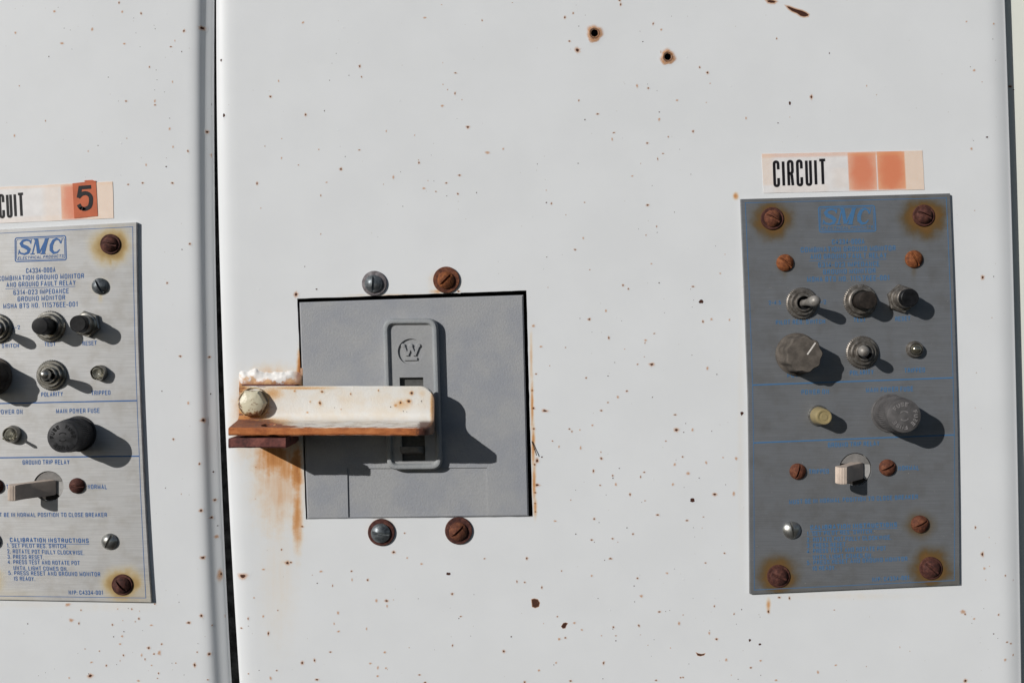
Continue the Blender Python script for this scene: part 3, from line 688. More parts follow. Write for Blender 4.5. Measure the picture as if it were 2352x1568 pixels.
def drilled(ob, x, hh, r):
    """cut a round hole through a horizontal flange and write the result back into the mesh"""
    import bmesh
    bm = bmesh.new(); bmesh.ops.create_cone(bm, cap_ends=True, segments=24, radius1=r*S, radius2=r*S, depth=.012)
    me = bpy.data.meshes.new('cutter'); bm.to_mesh(me); bm.free(); c = bpy.data.objects.new('cutter', me); link(c); c.location = w(x, 990, hh)
    md = ob.modifiers.new('hole', 'BOOLEAN'); md.object = c; md.operation = 'DIFFERENCE'; md.solver = 'EXACT'
    bpy.context.view_layer.update(); dg = bpy.context.evaluated_depsgraph_get()
    new = bpy.data.meshes.new_from_object(ob.evaluated_get(dg), preserve_all_data_layers=True, depsgraph=dg)
    ob.modifiers.remove(md); ob.data = new; bpy.data.objects.remove(c)
mb.wear[0] = (0, 0)
arm = mb.build('bracket_arm', 'bracket', bk, recalc=True, angle=38, org=(784, 935, 46))
drilled(arm, 645, 120, 16)
at = arm.data.color_attributes.get('wear') or arm.data.color_attributes.new('wear', 'FLOAT_COLOR', 'POINT')
for d_ in at.data: d_.color = (0, 0, 0, 1)
mb = MB()
# paint chips on the arm
def arm_spot(x, y, r, kind):
    X, Y = unp(*b2(x, y), 64.3); r *= .72; Y = max(Y, 888+r*4+.8); specks(mb, [(X, Y, r, kind)], h=64.25)
for s_ in [(1040,355,2.6,1),(1018,497,3.4,1),(1320,410,1.6,1),(1918,370,3.6,1),(1888,480,4.2,1),(1808,495,3,1),(1710,535,2,0),(1835,577,1.8,0),(1160,543,1.3,0),(922,483,1.2,2),(2012,480,2,0),(965,631,1.2,0),
           (700,640,1.6,1),(1592,357,1.6,1),(1868,583,1.2,0),(1130,645,1,0),(1180,650,1,0),(1500,610,1,0),(895,590,1.5,2),(1760,520,2.6,2),(1225,560,1,2),(1650,620,1,0),(1420,640,1,0),(770,355,2,2)]: arm_spot(*s_)
chips = mb.build('chips', 'bracket', bk, recalc=False, org=(784, 935, 46))
import bmesh as _b
bm = _b.new(); bm.from_mesh(arm.data); bm.from_mesh(chips.data); bm.to_mesh(arm.data); bm.free(); bpy.data.objects.remove(chips)
# welded base angle under the arm
mb = MB(); BX0, BX1 = 566.0, 686.0
outline = [(882, 0), (882, 38), (884, 43), (960, 43), (985, 43), (992, 52), (993, 60), (992, 148), (994.5, 150), (1010, 150), (1013, 147), (1013, 30), (1010, 0)]
rg = []
sts = [BX0+(BX1-BX0)*i/10 for i in range(11)]
for i, x in enumerate(sts):
    cur = []
    for y, hh in outline:
        fx = x
        if hh > 100: fx = x + (random.uniform(-1, 1) if 0 < i < 10 else 0) + (3 if i == 10 else 0)
        cur.append(mb.vert((fx, y+random.uniform(-.6,.6), hh+random.uniform(-.8,.8)*(hh > 0))))
    rg.append(cur)
for a, b in zip(rg, rg[1:]): mb.bridge(a, b)
mb.cap(rg[0]); mb.cap(rg[-1][::-1])
ba = mb.build('base_angle', 'bracket_dark', bk)
drilled(ba, 665, 108, 16)
# weld bead
from mathutils import noise as mn
mb = MB(); gr = []
for a in range(61):
    row = []
    for b in range(21):
        u, v = a/60, b/20; x = 549+146*u; y = 845+43*v
        vv = v-.20*mn.noise(Vector((x*.035, 9, 2)))*(1-v)*1.6-.10*mn.noise(Vector((x*.11, 4, 2)))*(1-v)-.10*(1-v); ev = max(0, 1-abs(2*u-1)**5)*max(0, 1-abs((vv-.56)/.46)**2.6); q_ = mn.noise(Vector((x*.028, y*.04, 1)))+.35*mn.noise(Vector((x*.08, y*.09, 7)))*.5
        lim = ev-.35*max(0, mn.noise(Vector((x*.06, 3, 0)))+.2)*(v < .4); hh = max(0, lim)**.7*(8+5.5*q_+4*v)-.25
        row.append(mb.vert((x, y, hh)))
    gr.append(row)
for a in range(60):
    for b in range(20): mb.face((gr[a][b], gr[a+1][b], gr[a+1][b+1], gr[a][b+1]))
wb = mb.build('weld_bead', 'weld_paint', bk, angle=50)
# hex bolt
mb = MB(); bx, by = unp(*b2(350, 500), 82)
hexr = lambda th, k: (1/max(abs(math.cos((th % (math.pi/3))-math.pi/6)), .5)*.90)**(1 if k < 4 else .5)
mb.lathe((bx, by, 63), [(35,0),(35,3),(33,4.5)], 40)
mb.lathe((bx, by, 66), [(29.5,0),(31.0,2),(31,12),(30,17),(26.5,22),(20,25.5),(9,27),(0,27.3)], 48, rad=hexr)
mb.build('hex_bolt', 'bolt_paint', bk, angle=26)

# ---------------------------------------------------------------- screws
def slotted(mb, cx, cy, R, base, rim, top, ang, slot=.13, depth=.75, p=2.4, flat=.0, nx=13, ny=15):
    """domed head with a sawn slot at angle ang (radians); slot depth as share of dome height"""
    sw = slot*R; xsn = []
    half = [R*math.sin(math.pi/2*i/nx) for i in range(nx+1)]; half = [v for v in half if v > sw*1.2]
    xsn = [-v for v in half[::-1]] + [-sw, -sw*.98, 0, sw*.98, sw] + half
    ca, sa = math.cos(ang), math.sin(ang); cols = []
    for x in xsn:
        xx = max(-R*.9995, min(R*.9995, x)); c = math.sqrt(R*R-xx*xx); col = []
        for j in range(ny+1):
            t = math.sin(math.pi*(j/ny-.5)); y = c*t; r = min(1, math.hypot(xx, y)/R)
            z = base+rim+(top-rim)*(1-r**p)
            z += random.uniform(-.28,.28)*(r < .97)
            if abs(x) < sw*.99: z = min(z, base+rim+(top-rim)*(1-depth))
            col.append(mb.vert((cx+xx*ca-y*sa, cy+xx*sa+y*ca, z)))
        cols.append(col)
    for a, b in zip(cols, cols[1:]):
        for j in range(ny): mb.face((a[j], b[j], b[j+1], a[j+1]))
    edge = [c[0] for c in cols] + cols[-1][1:] + [c[-1] for c in cols[::-1]][1:] + cols[0][::-1][1:-1]
    low = [mb.vert((mb.v[i][0], mb.v[i][1], base)) for i in edge]; mb.bridge(edge, low)
def washer(mb, cx, cy, r, ri, h0, t, dish=0):
    mb.lathe((cx, cy, h0), [(r,0),(r,t*.6),(r-1.2,t),(ri+2,t+dish),(ri,t*.6),(ri*.9,0)], 40)

bolts = [((470,105), 28.7, 20, 'washer_steel', 'steel', 93, 'grey slotted bolt on grey washer, upper left above the breaker', 0),
         ((862,86), 30.5, 19.5, 'rust_brown', 'rust_orange', -45, 'orange-rusted slotted bolt on brown washer, upper right above the breaker', 0),
         ((508,1459), 31, 22, 'rust_dark', 'steel', 8, 'bare grey slotted bolt on dark rusted washer, below the breaker at left', 1),
         ((929,1450), 31.5, 21, 'rust_dark', 'rust_brown', 137, 'brown rusted slotted bolt on rusted washer, below the breaker at right', 1)]
M['washer_steel'] = rusty('grey_purple_washer', (.06,.05,.052), (.15,.135,.14), (.26,.245,.25), .12, .35, .55, .3)
for (p, rw, rh_, mw, mh, ang, lab, lo) in bolts:
    X, Y = unp(*c1(*p), 3)
    b_ = thing('mounting_bolt', lab, 'bolt', (X, Y, 0), 'slotted bolts holding the breaker to the door')
    mb = MB(); washer(mb, X, Y, rw, rh_*.8, .2, 5, 1.0); mb.build('washer', mw, b_)
    mb = MB(); slotted(mb, X-1, Y+1, rh_, 4.5, 5, 15, math.radians(ang+90), .13, .8); mb.build('bolt_head', mh, b_)

# ---------------------------------------------------------------- vector lettering
GL = {
'A': (1.05, [[(0,0),(.5,1),(1,0)], [(.17,.3),(.83,.3)]]), 'B': (1, [['r',(0,.5),(.96,.5),(.96,1),(0,1),(0,.5)], ['r',(0,0),(0,.5),(1,.5),(1,0),(0,0)]]),
'C': (1, [['r',(1,.68),(1,1),(0,1),(0,0),(1,0),(1,.32)]]), 'D': (1, [['r',(0,.5),(0,1),(1,1),(1,0),(0,0),(0,.5)]]),
'E': (.85, [[(1,1),(0,1),(0,0),(1,0)], [(0,.52),(.85,.52)]]), 'F': (.82, [[(1,1),(0,1),(0,0)], [(0,.5),(.85,.5)]]),
'G': (1, [['r',(1,.7),(1,1),(0,1),(0,0),(1,0),(1,.5)], [(.55,.47),(1,.47)]]), 'H': (1, [[(0,0),(0,1)], [(1,0),(1,1)], [(0,.52),(1,.52)]]),
'I': (0, [[(0,0),(0,1)]]), 'K': (1, [[(0,0),(0,1)], [(1,1),(0,.35)], [(.3,.55),(1,0)]]), 'L': (.8, [[(0,1),(0,0),(1,0)]]),
'M': (1.3, [[(0,0),(0,1),(.5,.1),(1,1),(1,0)]]), 'N': (1.02, [[(0,0),(0,1),(1,0),(1,1)]]), 'O': (1, [['R',(0,.5),(0,1),(1,1),(1,0),(0,0),(0,.5)]]),
'P': (.95, [['r',(0,0),(0,1),(1,1),(1,.45),(0,.45)]]), 'R': (1, [['r',(0,0),(0,1),(1,1),(1,.5),(0,.5)], [(.55,.5),(.8,.42),(1,0)]]),
'S': (.95, [['r',(1,.72),(1,1),(0,1),(0,.53),(1,.49),(1,0),(0,0),(0,.29)]]), 'T': (.95, [[(0,1),(1,1)], [(.5,.97),(.5,0)]]),
'U': (1, [['r',(0,1),(0,0),(1,0),(1,1)]]), 'V': (1, [[(0,1),(.5,0),(1,1)]]), 'W': (1.4, [[(0,1),(.25,0),(.5,1),(.75,0),(1,1)]]), 'Y': (1, [[(0,1),(.5,.45),(1,1)], [(.5,.45),(.5,0)]]),
'0': (.95, [['R',(0,.5),(0,1),(1,1),(1,0),(0,0),(0,.5)]]), '1': (.4, [[(0,.8),(1,1),(1,0)]]), '2': (.95, [['r',(0,.7),(0,1),(1,1),(1,.6),(0,0),(1,0)]]),
'3': (.95, [['r',(0,.8),(0,1),(1,1),(1,.52),(.4,.52)], ['r',(.4,.5),(1,.5),(1,0),(0,0),(0,.22)]]), '4': (.95, [[(.8,0),(.8,1),(0,.28),(1,.28)]]),
'5': (.95, [['r',(.95,1),(.1,1),(.05,.55),(1,.62),(1,0),(0,0),(0,.26)]]), '6': (.95, [['r',(.95,.8),(.95,1),(0,1),(0,0),(1,0),(1,.58),(0,.55)]]),
'7': (.95, [[(0,1),(1,1),(.35,0)]]), '8': (.95, [['r',(0,.52),(0,1),(.95,1),(.95,.52),(0,.52)], ['r',(0,.5),(1,.5),(1,0),(0,0),(0,.5)]]),
'-': (.45, [[(0,.42),(1,.42)]]), '.': (0, [[(0,-.07),(0,.09)]]), ':': (0, [[(0,-.07),(0,.09)], [(0,.5),(0,.66)]]), '/': (.6, [[(0,-.05),(1,1.05)]])}
def layout(txt, cap, sw, cw=.46, gap=.30):
    """-> list of strokes in (x, y up), total width, for cap height cap"""
    x = 0; out = []
    for ch in txt:
        if ch == ' ': x += cap*.30; continue
        wd, st = GL[ch]; W = wd*cap*cw
        for i, s_ in enumerate(st):
            md = s_[0] if isinstance(s_[0], str) else None; pts = s_[1:] if md else s_
            q = [(x+sw/2+px_*W, sw/2+py*(cap-sw)) for px_, py in pts]
            for e0, e1 in ((0, 1), (-1, -2)):     # level bars run out to the glyph's full width
                if abs(q[e0][1]-q[e1][1]) < 1e-6 and (ch in 'TELFZ27' or not md): q[e0] = (q[e0][0]+math.copysign(sw*.5, q[e0][0]-q[e1][0]), q[e0][1])
            if md: q = round_poly(q, W*.5, 4, closed=False)
            out.append((q, i))
        x += W+sw+cap*gap*.5
    return out, x-cap*gap*.5
def text_line(mb, txt, p0, p1, cap, h, sw=None, T=None, lean=.023, t=.3, fit=True, m=0, cw=.36, gap=.30):
    sw = sw or cap*.17
    st, W = layout(txt, cap, sw, cw, gap)
    dx, dy = p1[0]-p0[0], p1[1]-p0[1]; Ln = math.hypot(dx, dy); e = (dx/Ln, dy/Ln); up = (e[1]-lean+(-e[1]), -1.0)
    k = Ln/W if fit else 1
    for pts, i in st:
        q = [(p0[0]+e[0]*x*k-lean*y, p0[1]+e[1]*x*k-y) for x, y in pts]
        mb.stroke(q, sw, h+.02, t+.06*i, T=T, m=m)

# ---------------------------------------------------------------- control panels
HM = [448.533033, 5.168327, 99.833549, -36.159953, 471.334769, 947.156478, -0.04755, -0.003274]
def to_left(x, y):
    x = (x-1950)/500; y = (y-900)/500; q = HM[6]*x+HM[7]*y+1
    X = (HM[0]*x+HM[1]*y+HM[2])/q; Y = (HM[3]*x+HM[4]*y+HM[5])/q
    return (X-6.5+11.5*((Y-930)/440)**2, Y)
HP = 9.0
edgeL = [(457.3,1701.5),(672,1710),(907,1718.5),(1082,1720.8),(1363.5,1722.6)]
edgeR = [(444.1,2182.4),(655,2190.5),(867,2197.2),(998,2200.3),(1180,2203),(1341.8,2204.2)]
bordL = [(466,1711.7),(672,1721),(884,1728.6),(1017,1730.7),(1200,1732),(1354,1732.5)]
bordR = [(455,2173.6),(660,2182.5),(867,2189),(998,2192),(1180,2192.8),(1332,2192)]
TEXTS = [('C4334-000A', c4(815,790), c4(1070,785), 12.6), ('COMBINATION GROUND MONITOR', c4(570,852), c4(1315,838), 12.6), ('AND GROUND FAULT RELAY', c4(645,905), c4(1245,893), 12.6),
    ('6314-023 IMPEDANCE', c4(708,970), c4(1187,960), 12.6), ('GROUND MONITOR', c4(745,1025), c4(1158,1013), 12.6), ('MSHA BTS NO. 111576EE-001', c4(620,1083), c4(1265,1070), 12.6),
    ('2-4.5', c5(318,195), c5(415,192), 10), ('0-2', c5(695,190), c5(770,188), 10), ('PILOT RES. SWITCH', c5(375,350), c5(762,342), 10.8), ('TEST', c5(985,330), c5(1080,327), 10.6),
    ('RESET', c5(1310,323), c5(1430,318), 10.6), ('POT', c5(465,765), c5(550,762), 10.6), ('POLARITY', c5(955,747), c5(1142,739), 11.2), ('TRIPPED', c5(1383,728), c5(1545,722), 11.2),
    ('POWER ON', c5(575,898), c5(792,892), 11.6), ('MAIN POWER FUSE', c5(1082,882), c5(1452,870), 11.6), ('GROUND TRIP RELAY', c5(783,1312), c5(1188,1297), 11.6),
    ('TRIPPED', c6(755,390), c6(943,385), 11.2), ('NORMAL', c6(1590,358), c6(1782,352), 11.2), ('MUST BE IN NORMAL POSITION TO CLOSE BREAKER', c6(570,672), c6(1772,622), 10.8),
    ('CALIBRATION INSTRUCTIONS', c6(768,912), c6(1578,882), 11.4), ('1. SET PILOT RES. SWITCH.', c6(735,968), c6(1358,945), 10.6), ('2. ROTATE POT FULLY CLOCKWISE.', c6(735,1024), c6(1525,1000), 10.6),
    ('3. PRESS RESET.', c6(735,1078), c6(1112,1065), 10.6), ('4. PRESS TEST AND ROTATE POT', c6(735,1130), c6(1475,1102), 10.6), ('UNTIL LIGHT COMES ON.', c6(792,1186), c6(1350,1166), 10.6),
    ('5. PRESS RESET AND GROUND MONITOR', c6(735,1238), c6(1675,1200), 10.6), ('IS READY.', c6(792,1290), c6(1010,1282), 10.6), ('N/P: C4334-001', c6(1345,1395), c6(1690,1376), 10.6)]

def ink(name, col, wornout):
    n = N(name); X, Y, h = n.px(); v = n.vec(X, Y, h); a = n.noise(v, .25, 3, .6)
    return n.fin(n.mix(n.rng(a, .5, .72, 0, wornout), col, (.24,.25,.27)), .5, 0, spec=.2)
M['ink_left'] = ink('blue_panel_ink', (.045,.13,.33), .2)
M['ink_right'] = ink('faded_blue_panel_ink', (.06,.155,.30), .12)

def serif(mb, T, h):
    """the italic serif capitals of the logo, each stroke with its own width"""
    c = lambda x, y: c4(x, y)
    def S_(pts, ws, j=0): mb.stroke([c(*p) for p in pts], [q/3.41 for q in ws], h+.02, .3+.06*j, T=T)
    S_([(850,540),(838,518),(808,512),(778,520),(765,540),(778,560),(812,574),(836,592),(828,618),(796,630),(762,622),(748,600)], [8,14,16,20,26,30,32,28,22,16,14,8])
    S_([(853,508),(849,545)], [7,7], 1); S_([(750,592),(744,634)], [7,7], 2)
    S_([(892,512),(866,628)], [11,11]); S_([(900,510),(920,625)], [26,28], 1); S_([(982,508),(924,626)], [12,12], 2); S_([(985,508),(958,628)], [30,30], 3)
    S_([(876,509),(908,508)], [9,9], 4); S_([(970,508),(1004,507)], [9,9], 5); S_([(848,630),(884,629)], [9,9], 6); S_([(936,629),(978,628)], [9,9], 7)
    S_([(1106,545),(1098,520),(1072,508),(1046,522),(1028,560),(1028,600),(1050,624),(1080,620),(1102,596)], [9,12,16,24,30,28,20,14,8])
    S_([(1120,505),(1110,548)], [7,7], 1)

def panel(right, label):
    if right:
        T = lambda x, y: unp(x, y, HP); k = 1.0
    else:
        T = lambda x, y: unp(*to_left(x, y), HP); k = .925
    o0 = T(1953, 900)
    P = thing('control_panel', label, 'control panel', (*o0, 0), 'brushed metal control panels')
    A = lambda fx, x, y: T(*fx(x, y))
    # face plate
    ysr = [0, .06, .12, .2, .3, .4, .5, .6, .7, .8, .88, .94, 1]
    left = [(interp(edgeL, 457.3+(1363.5-457.3)*t), 457.3+(1363.5-457.3)*t) for t in ysr]
    rightp = [(interp(edgeR, 444.1+(1341.8-444.1)*t), 444.1+(1341.8-444.1)*t) for t in ysr]
    topm = []; out = [T(*p) for p in left] + [T(*lerp(left[-1], rightp[-1], t)) for t in (.25, .5, .75)] + [T(*p) for p in rightp[::-1]] + [T(*lerp(rightp[0], left[0], t)) for t in (.25, .5, .75)]
    rc = A(c6, 1190, 345); rr = 37.5*k
    mb = MB(); inner_ = shrink(out, .8)
    lp = mb.fill(inner_, [circle(*rc, rr, 44)], HP)
    o1 = mb.ring([(x, y, HP-.8) for x, y in out]); o2 = mb.ring([(x, y, .6) for x, y in out]); mb.bridge(lp[0], o1); mb.bridge(o1, o2)
    r2 = mb.ring([(x, y, 1) for x, y in circle(*rc, rr, 44)]); mb.bridge(lp[1], r2)
    st = []
    big = [(c4, 345, 595, 56, 52, .9), (c4, 1535, 575, 60, 56, .95), (c6, 470, 1335, 58, 54, .85), (c6, 1893, 1262, 56, 52, .95)]
    sml = [(c4, 447, 935, 30, 30, .35), (c4, 1458, 908, 30, 30, .4), (c6, 1790, 862, 42, 40, .6), (c6, 470, 1420, 150, 14, .22)]
    for fx, x, y, rx, ry, a in big+sml: X_, Y_ = A(fx, x, y); st.append((X_, Y_, rx*k*1.12, ry*k*1.12, a*(.9 if right else (.8 if fx is c4 or x in (470, 1893) else .2))))
    for fx, x, y, a in ((c4,345,700,.34),(c4,1535,690,.45),(c4,447,1000,.25),(c4,1458,985,.28)): X_, Y_ = A(fx, x, y); st.append((X_, Y_, 11*k, 28*k, a))
    X_, Y_ = A(c6, 600, 1470); st.append((X_, Y_, 190, 34, .20)); X_, Y_ = A(c6, 2000, 1350); st.append((X_, Y_, 110, 60, .25))
    M['plate'] = plate_material('brushed_aluminium_right_dimmed' if right else 'brushed_aluminium_left_sheen', st, [(0, (.165,.15,.095)), (.35, (.15,.095,.028))] if right else [(0, (.52,.46,.28)), (.35, (.46,.33,.12))], tint=(.212,.220,.232) if right else (.51,.507,.50), rough=.41 if right else .47)  # sun sheen put into the tints: left metal brighter, right metal darker
    fp = mb.build('face_plate', 'plate', P, recalc=False)
    im = 'ink_right' if right else 'ink_left'
    mb = MB()
    bl_ = [(x, y) for y, x in bordL]; brd = bl_ + [(x, y) for y, x in bordR[::-1]]
    brd = [q for a, b in zip(brd, brd[1:]+brd[:1]) for q in [a, lerp(a, b, .5)]]
    mb.stroke(brd, 1.3, HP, .25, closed=True, T=T)
    for yl, yr in ((c5(195,822), c5(1765,765)), (c5(200,1275), c5(1775,1212))):
        mb.stroke([lerp(yl, yr, t) for t in (0,.25,.5,.75,1)], 3.0, HP, .32, T=T)
    mb.build('border_line', im, fp, smooth=False)
    mb = MB()
    for x0, y0, x1, y1, wd in ((710,488,1160,690,2.6), (722,500,1148,678,1.3)):
        q = round_poly([c4(x0, y0+6), c4(x1-12, y0-8+3), c4(x1, y1-6), c4(x0+8, y1+2)], 5.5, 4)
        mb.stroke(q, wd, HP, .3, closed=True, T=T)
    serif(mb, T, HP)
    text_line(mb, 'ELECTRICAL PRODUCTS', c4(738,674), c4(1135,662), 7.2, HP, 1.25, T, lean=-.2)
    mb.build('logo', im, fp, smooth=False)
    for nm, lst in [('title_lettering', TEXTS[:6])] + [('caption', [t_]) for t_ in TEXTS[6:20]] + [('instruction_lettering', TEXTS[20:28]), ('caption', TEXTS[28:])]:
      mb = MB()
      if nm == 'title_lettering': mb.stroke([c4(637,917), c4(1243,903)], 1.2, HP, .25, T=T)
      if nm == 'instruction_lettering': mb.stroke([c6(768,925), c6(1580,893)], 1.2, HP, .25, T=T)
      for tx, p0, p1, cap in lst:
        text_line(mb, tx, p0, p1, cap, HP, cap*((.21 if tx.startswith('CALIB') else .165)-(0 if right else .01)), T)
      mb.build(nm, im, fp, smooth=False)
    R_ = right
    # screws: crop, x, y, radius, material(right,left), slot angle(right,left), has washer
    scr = [(c4,345,585,19,'rust_brown','rust_dark',30,30,1,26), (c4,1532,562,18.5,'rust_dark','rust_dark',25,12,1,25), (c6,470,1340,20,'rust_dark','rust_dark',22,22,1,26), (c6,1890,1266,20,'rust_dark','rust_dark',40,48,1,26),
           (c4,445,932,19.5,'rust_orange','steel',42,42,0,0), (c4,1455,903,20,'rust_orange','steel',58,62,0,0), (c5,545,1498,18.5,'rust_brown','rust_dark',108,108,0,0), (c5,1248,1468,19,'rust_brown','rust_dark',152,4,0,0),
           (c6,592,910,20,'silver','silver',80,80,0,0), (c6,1788,855,20,'rust_brown','silver',152,115,0,0)]
    for i, (fx, x, y, r, mR_, mL_, aR, aL, ws, wr) in enumerate(scr):
        X_, Y_ = A(fx, x, y); mt = mR_ if R_ else mL_; ang = math.radians((aR if R_ else aL)+90)
        mb = MB(); slotted(mb, X_, Y_, r*k, HP+(3 if ws else .1), 3.5, 13, ang, random.uniform(.12,.15), .85)
        s_ = mb.build('screw', mt, P)
        if mt in ('silver', 'steel'): s_['label'] = 'unrusted zinc-grey slotted screw'
        if ws:
            mb = MB(); washer(mb, X_, Y_, wr*k, r*.8*k, HP+.05, 3.6); mb.build('washer', 'rust_dark', s_)
    cm = 'chrome_old' if R_ else 'chrome_left'
    knurl = lambda th, kk: 1+.022*math.sin(th*44)
    # toggle switches
    def toggle(fx, x, y, r, tip, hh, name):
        X_, Y_ = A(fx, x, y); r *= k
        mb = MB()
        mb.lathe((X_, Y_, HP), [(r,0),(r,4),(r*.93,6),(r*.80,6)], 176, rad=lambda th, kk: knurl(th, kk) if kk < 2 else 1)
        mb.lathe((X_, Y_, HP+5.8), [(r*.80,0),(r*.79,6.5),(r*.74,8.5),(r*.66,8.5),(r*.64,7),(r*.56,7),(r*.55,13),(r*.50,15),(r*.44,15)], 48)
        mb.lathe((X_, Y_, HP+5.8), [(r*.44,15),(r*.42,14),(r*.40,4),(0,4)], 48, m=1)  # bushing hole coloured dark to paint in its shade
        sw_ = mb.build('toggle_switch', [cm, 'cut_dark'], P)
        base = Vector((X_, Y_, HP+14)); end = Vector((X_+tip[0], Y_+tip[1], HP+hh)); ax = end-base; Ln = ax.length
        mb = MB(); q = 12.6*k
        mb.lathe(base-ax.normalized()*5, [(q*.62,0),(q*.60,6),(q*.56,Ln*.25),(q*.66,Ln*.45),(q*.84,Ln*.65),(q*.98,Ln*.82),(q*1.0,Ln*.93),(q*.93,Ln*1.0),(q*.74,Ln*1.06),(q*.42,Ln*1.10),(0,Ln*1.115)], 32, axis=ax)
        mb.build('lever', 'lever_metal' if R_ else cm, sw_, angle=60)
    toggle(c5, 577, 182, 36, (11,-3) if R_ else (-5,-3), 80, 'pilot')
    toggle(c5, 1050, 566, 37, (-24,-4) if R_ else (15,-3), 80 if R_ else 70, 'polarity')
    # push buttons
    X_, Y_ = A(c5, 1035, 165); r = 38*k
    mb = MB(); mb.lathe((X_, Y_, HP), [(r,0),(r,4),(r*.94,6),(r*.83,6.2)], 176, rad=lambda th, kk: knurl(th, kk) if kk < 2 else 1)
    mb.lathe((X_, Y_, HP+6), [(r*.83,0),(r*.80,9),(r*.74,11),(r*.64,11),(r*.62,4),(0,4)], 48)
    pb = mb.build('push_button', cm, P)
    mb = MB(); q = 20.5*k; mb.lathe((X_, Y_, HP+8), [(q,0),(q,40),(q*.985,44.5),(q*.93,46.5),(q*.84,46.8),(0,46.2)], 48); mb.build('button_cap', 'dusty_cap' if R_ else 'black_plastic', pb)
    X_, Y_ = A(c5, 1355, 147); r = 33.5*k
    mb = MB(); hexp = [(X_+r*math.cos(math.radians(18+60*i)), Y_+r*math.sin(math.radians(18+60*i))) for i in range(6)]
    mb.prism(hexp, HP, HP+10, 2)
    mb.lathe((X_, Y_, HP+9.5), [(r*.80,0),(r*.78,4),(r*.70,5),(r*.66,5),(r*.66,28),(r*.60,30),(r*.5,30)], 44)
    pb = mb.build('push_button', cm, P, angle=28)
    mb = MB(); q = 20.5*k; mb.lathe((X_, Y_, HP+33), [(q*.8,0),(q,1),(q,18),(q*.97,21.5),(q*.90,22.4),(0,22)], 48); mb.build('button_cap', 'black_plastic', pb)
    # rotary knob
    X_, Y_ = A(c5, 535, 580); r = 48.5*k
    mb = MB(); mb.lathe((X_, Y_, HP+2), [(r*.9,0),(r,1),(r,4),(r*.95,7),(r*.80,12),(r*.7,13)], 64)
    knob = mb.build('rotary_knob', 'dusty_knob', P)
    mb = MB(); lob = lambda th, kk: 1+(.045*math.cos(9*th+.6) if kk < 6 else .02*math.cos(9*th+.6))
    q = 41.5*k; HK = 64
    mb.lathe((X_, Y_, HP+12), [(q*1.05,0),(q*1.0,6),(q*.98,20),(q*.97,HK-18),(q*.96,HK-13),(q*.91,HK-9.5),(q*.70,HK-9),(0,HK-9)], 144, rad=lob)
    kg = mb.build('knob_grip', 'dusty_knob' if R_ else 'dusty_black', knob, angle=40)
    mb = MB(); tz = HP+12+HK-9; sl_ = [(X_+6, Y_+0*k), (X_+24*k, Y_-26*k)]
    mb.stroke(sl_, 3.2, tz+.05, .5); mb.build('pointer_line', 'white_line', knob)
    # indicator lamps
    X_, Y_ = A(c5, 1460, 543); r = 19.5*k
    mb = MB(); mb.lathe((X_, Y_, HP), [(r,0),(r,3),(r*.93,5),(r*.86,10),(r*.80,13),(r*.72,13),(r*.68,8),(0,7)], 40)
    if not R_: mb = MB(); mb.lathe((X_, Y_, HP), [(r,0),(r,4),(r*.96,12),(r*.90,17),(r*.84,17),(r*.78,6),(0,5)], 40, rad=lambda th, kk: 1+.03*math.sin(5*th+kk))
    la = mb.build('indicator_lamp', 'chrome_old' if R_ else 'chrome_left', P)
    mb = MB()
    if R_: mb.lathe((X_, Y_, HP+7), [(r*.70,0),(r*.68,5),(r*.55,10),(r*.32,13.5),(0,14.8)], 32)
    else: mb.lathe((X_, Y_, HP+5), [(r*.74,0),(r*.72,10),(r*.55,13),(r*.3,9),(0,7)], 18, rad=lambda th, kk: 1+.06*math.sin(3*th+kk*2))
    l_ = mb.build('lens', 'lens_dark' if R_ else 'lens_clear', la, angle=60)
    if not R_: l_['label'] = 'broken clear lens'
    X_, Y_ = A(c5, 705, 1060); r = 24*k
    if R_:
        mb = MB(); mb.lathe((X_, Y_, HP), [(r,0),(r,3),(r*.93,6),(r*.86,8),(r*.8,8)], 44); la = mb.build('indicator_lamp', 'chrome_left', P)
        q = 18.5; mb = MB(); mb.lathe((X_, Y_, HP+6), [(q*1.1,0),(q*1.08,10),(q*1.0,30),(q*.98,38),(q*.88,42),(q*.70,42),(q*.66,40.5),(q*.42,40.5),(q*.38,41.5),(0,41)], 48)
        l_ = mb.build('lens', 'lens_yellow', la); l_['label'] = 'aged translucent yellow lens'
    else:
        mb = MB(); mb.lathe((X_, Y_, HP), [(r*.92,0),(r*.92,3),(r*.86,11),(r*.78,15),(r*.70,15),(r*.66,6),(0,5)], 40); la = mb.build('indicator_lamp', 'chrome_left', P)
        mb = MB(); mb.lathe((X_, Y_, HP+5), [(r*.62,0),(r*.60,9),(r*.42,13),(0,10)], 16, rad=lambda th, kk: 1+.08*math.sin(3*th))
        mb.lathe((X_+3, Y_+3, HP+12), [(3.4,0),(3.2,20),(3.8,34),(2,38),(0,39)], 12, axis=(-.05,.05,1)); l_ = mb.build('lens', 'lens_clear', la, angle=60); l_['label'] = 'broken lens with bare wire filament'
    # fuse holder
    X_, Y_ = A(c5, 1272, 1043); r = 44*k
    mb = MB(); mb.lathe((X_, Y_, HP), [(r,0),(r,2.5),(r*.96,4),(r*.90,4.2),(r*.88,9),(r*.86,28),(r*.80,29),(r*.7,29)], 64)
    fh = mb.build('fuse_holder', 'fuse_grey' if R_ else 'fuse_dark', P)
    mb = MB(); q = 37.5*k; Hq = 84
    kn = lambda th, kk: 1+(.022*math.sin(th*52) if kk in (1, 2, 3) else 0)
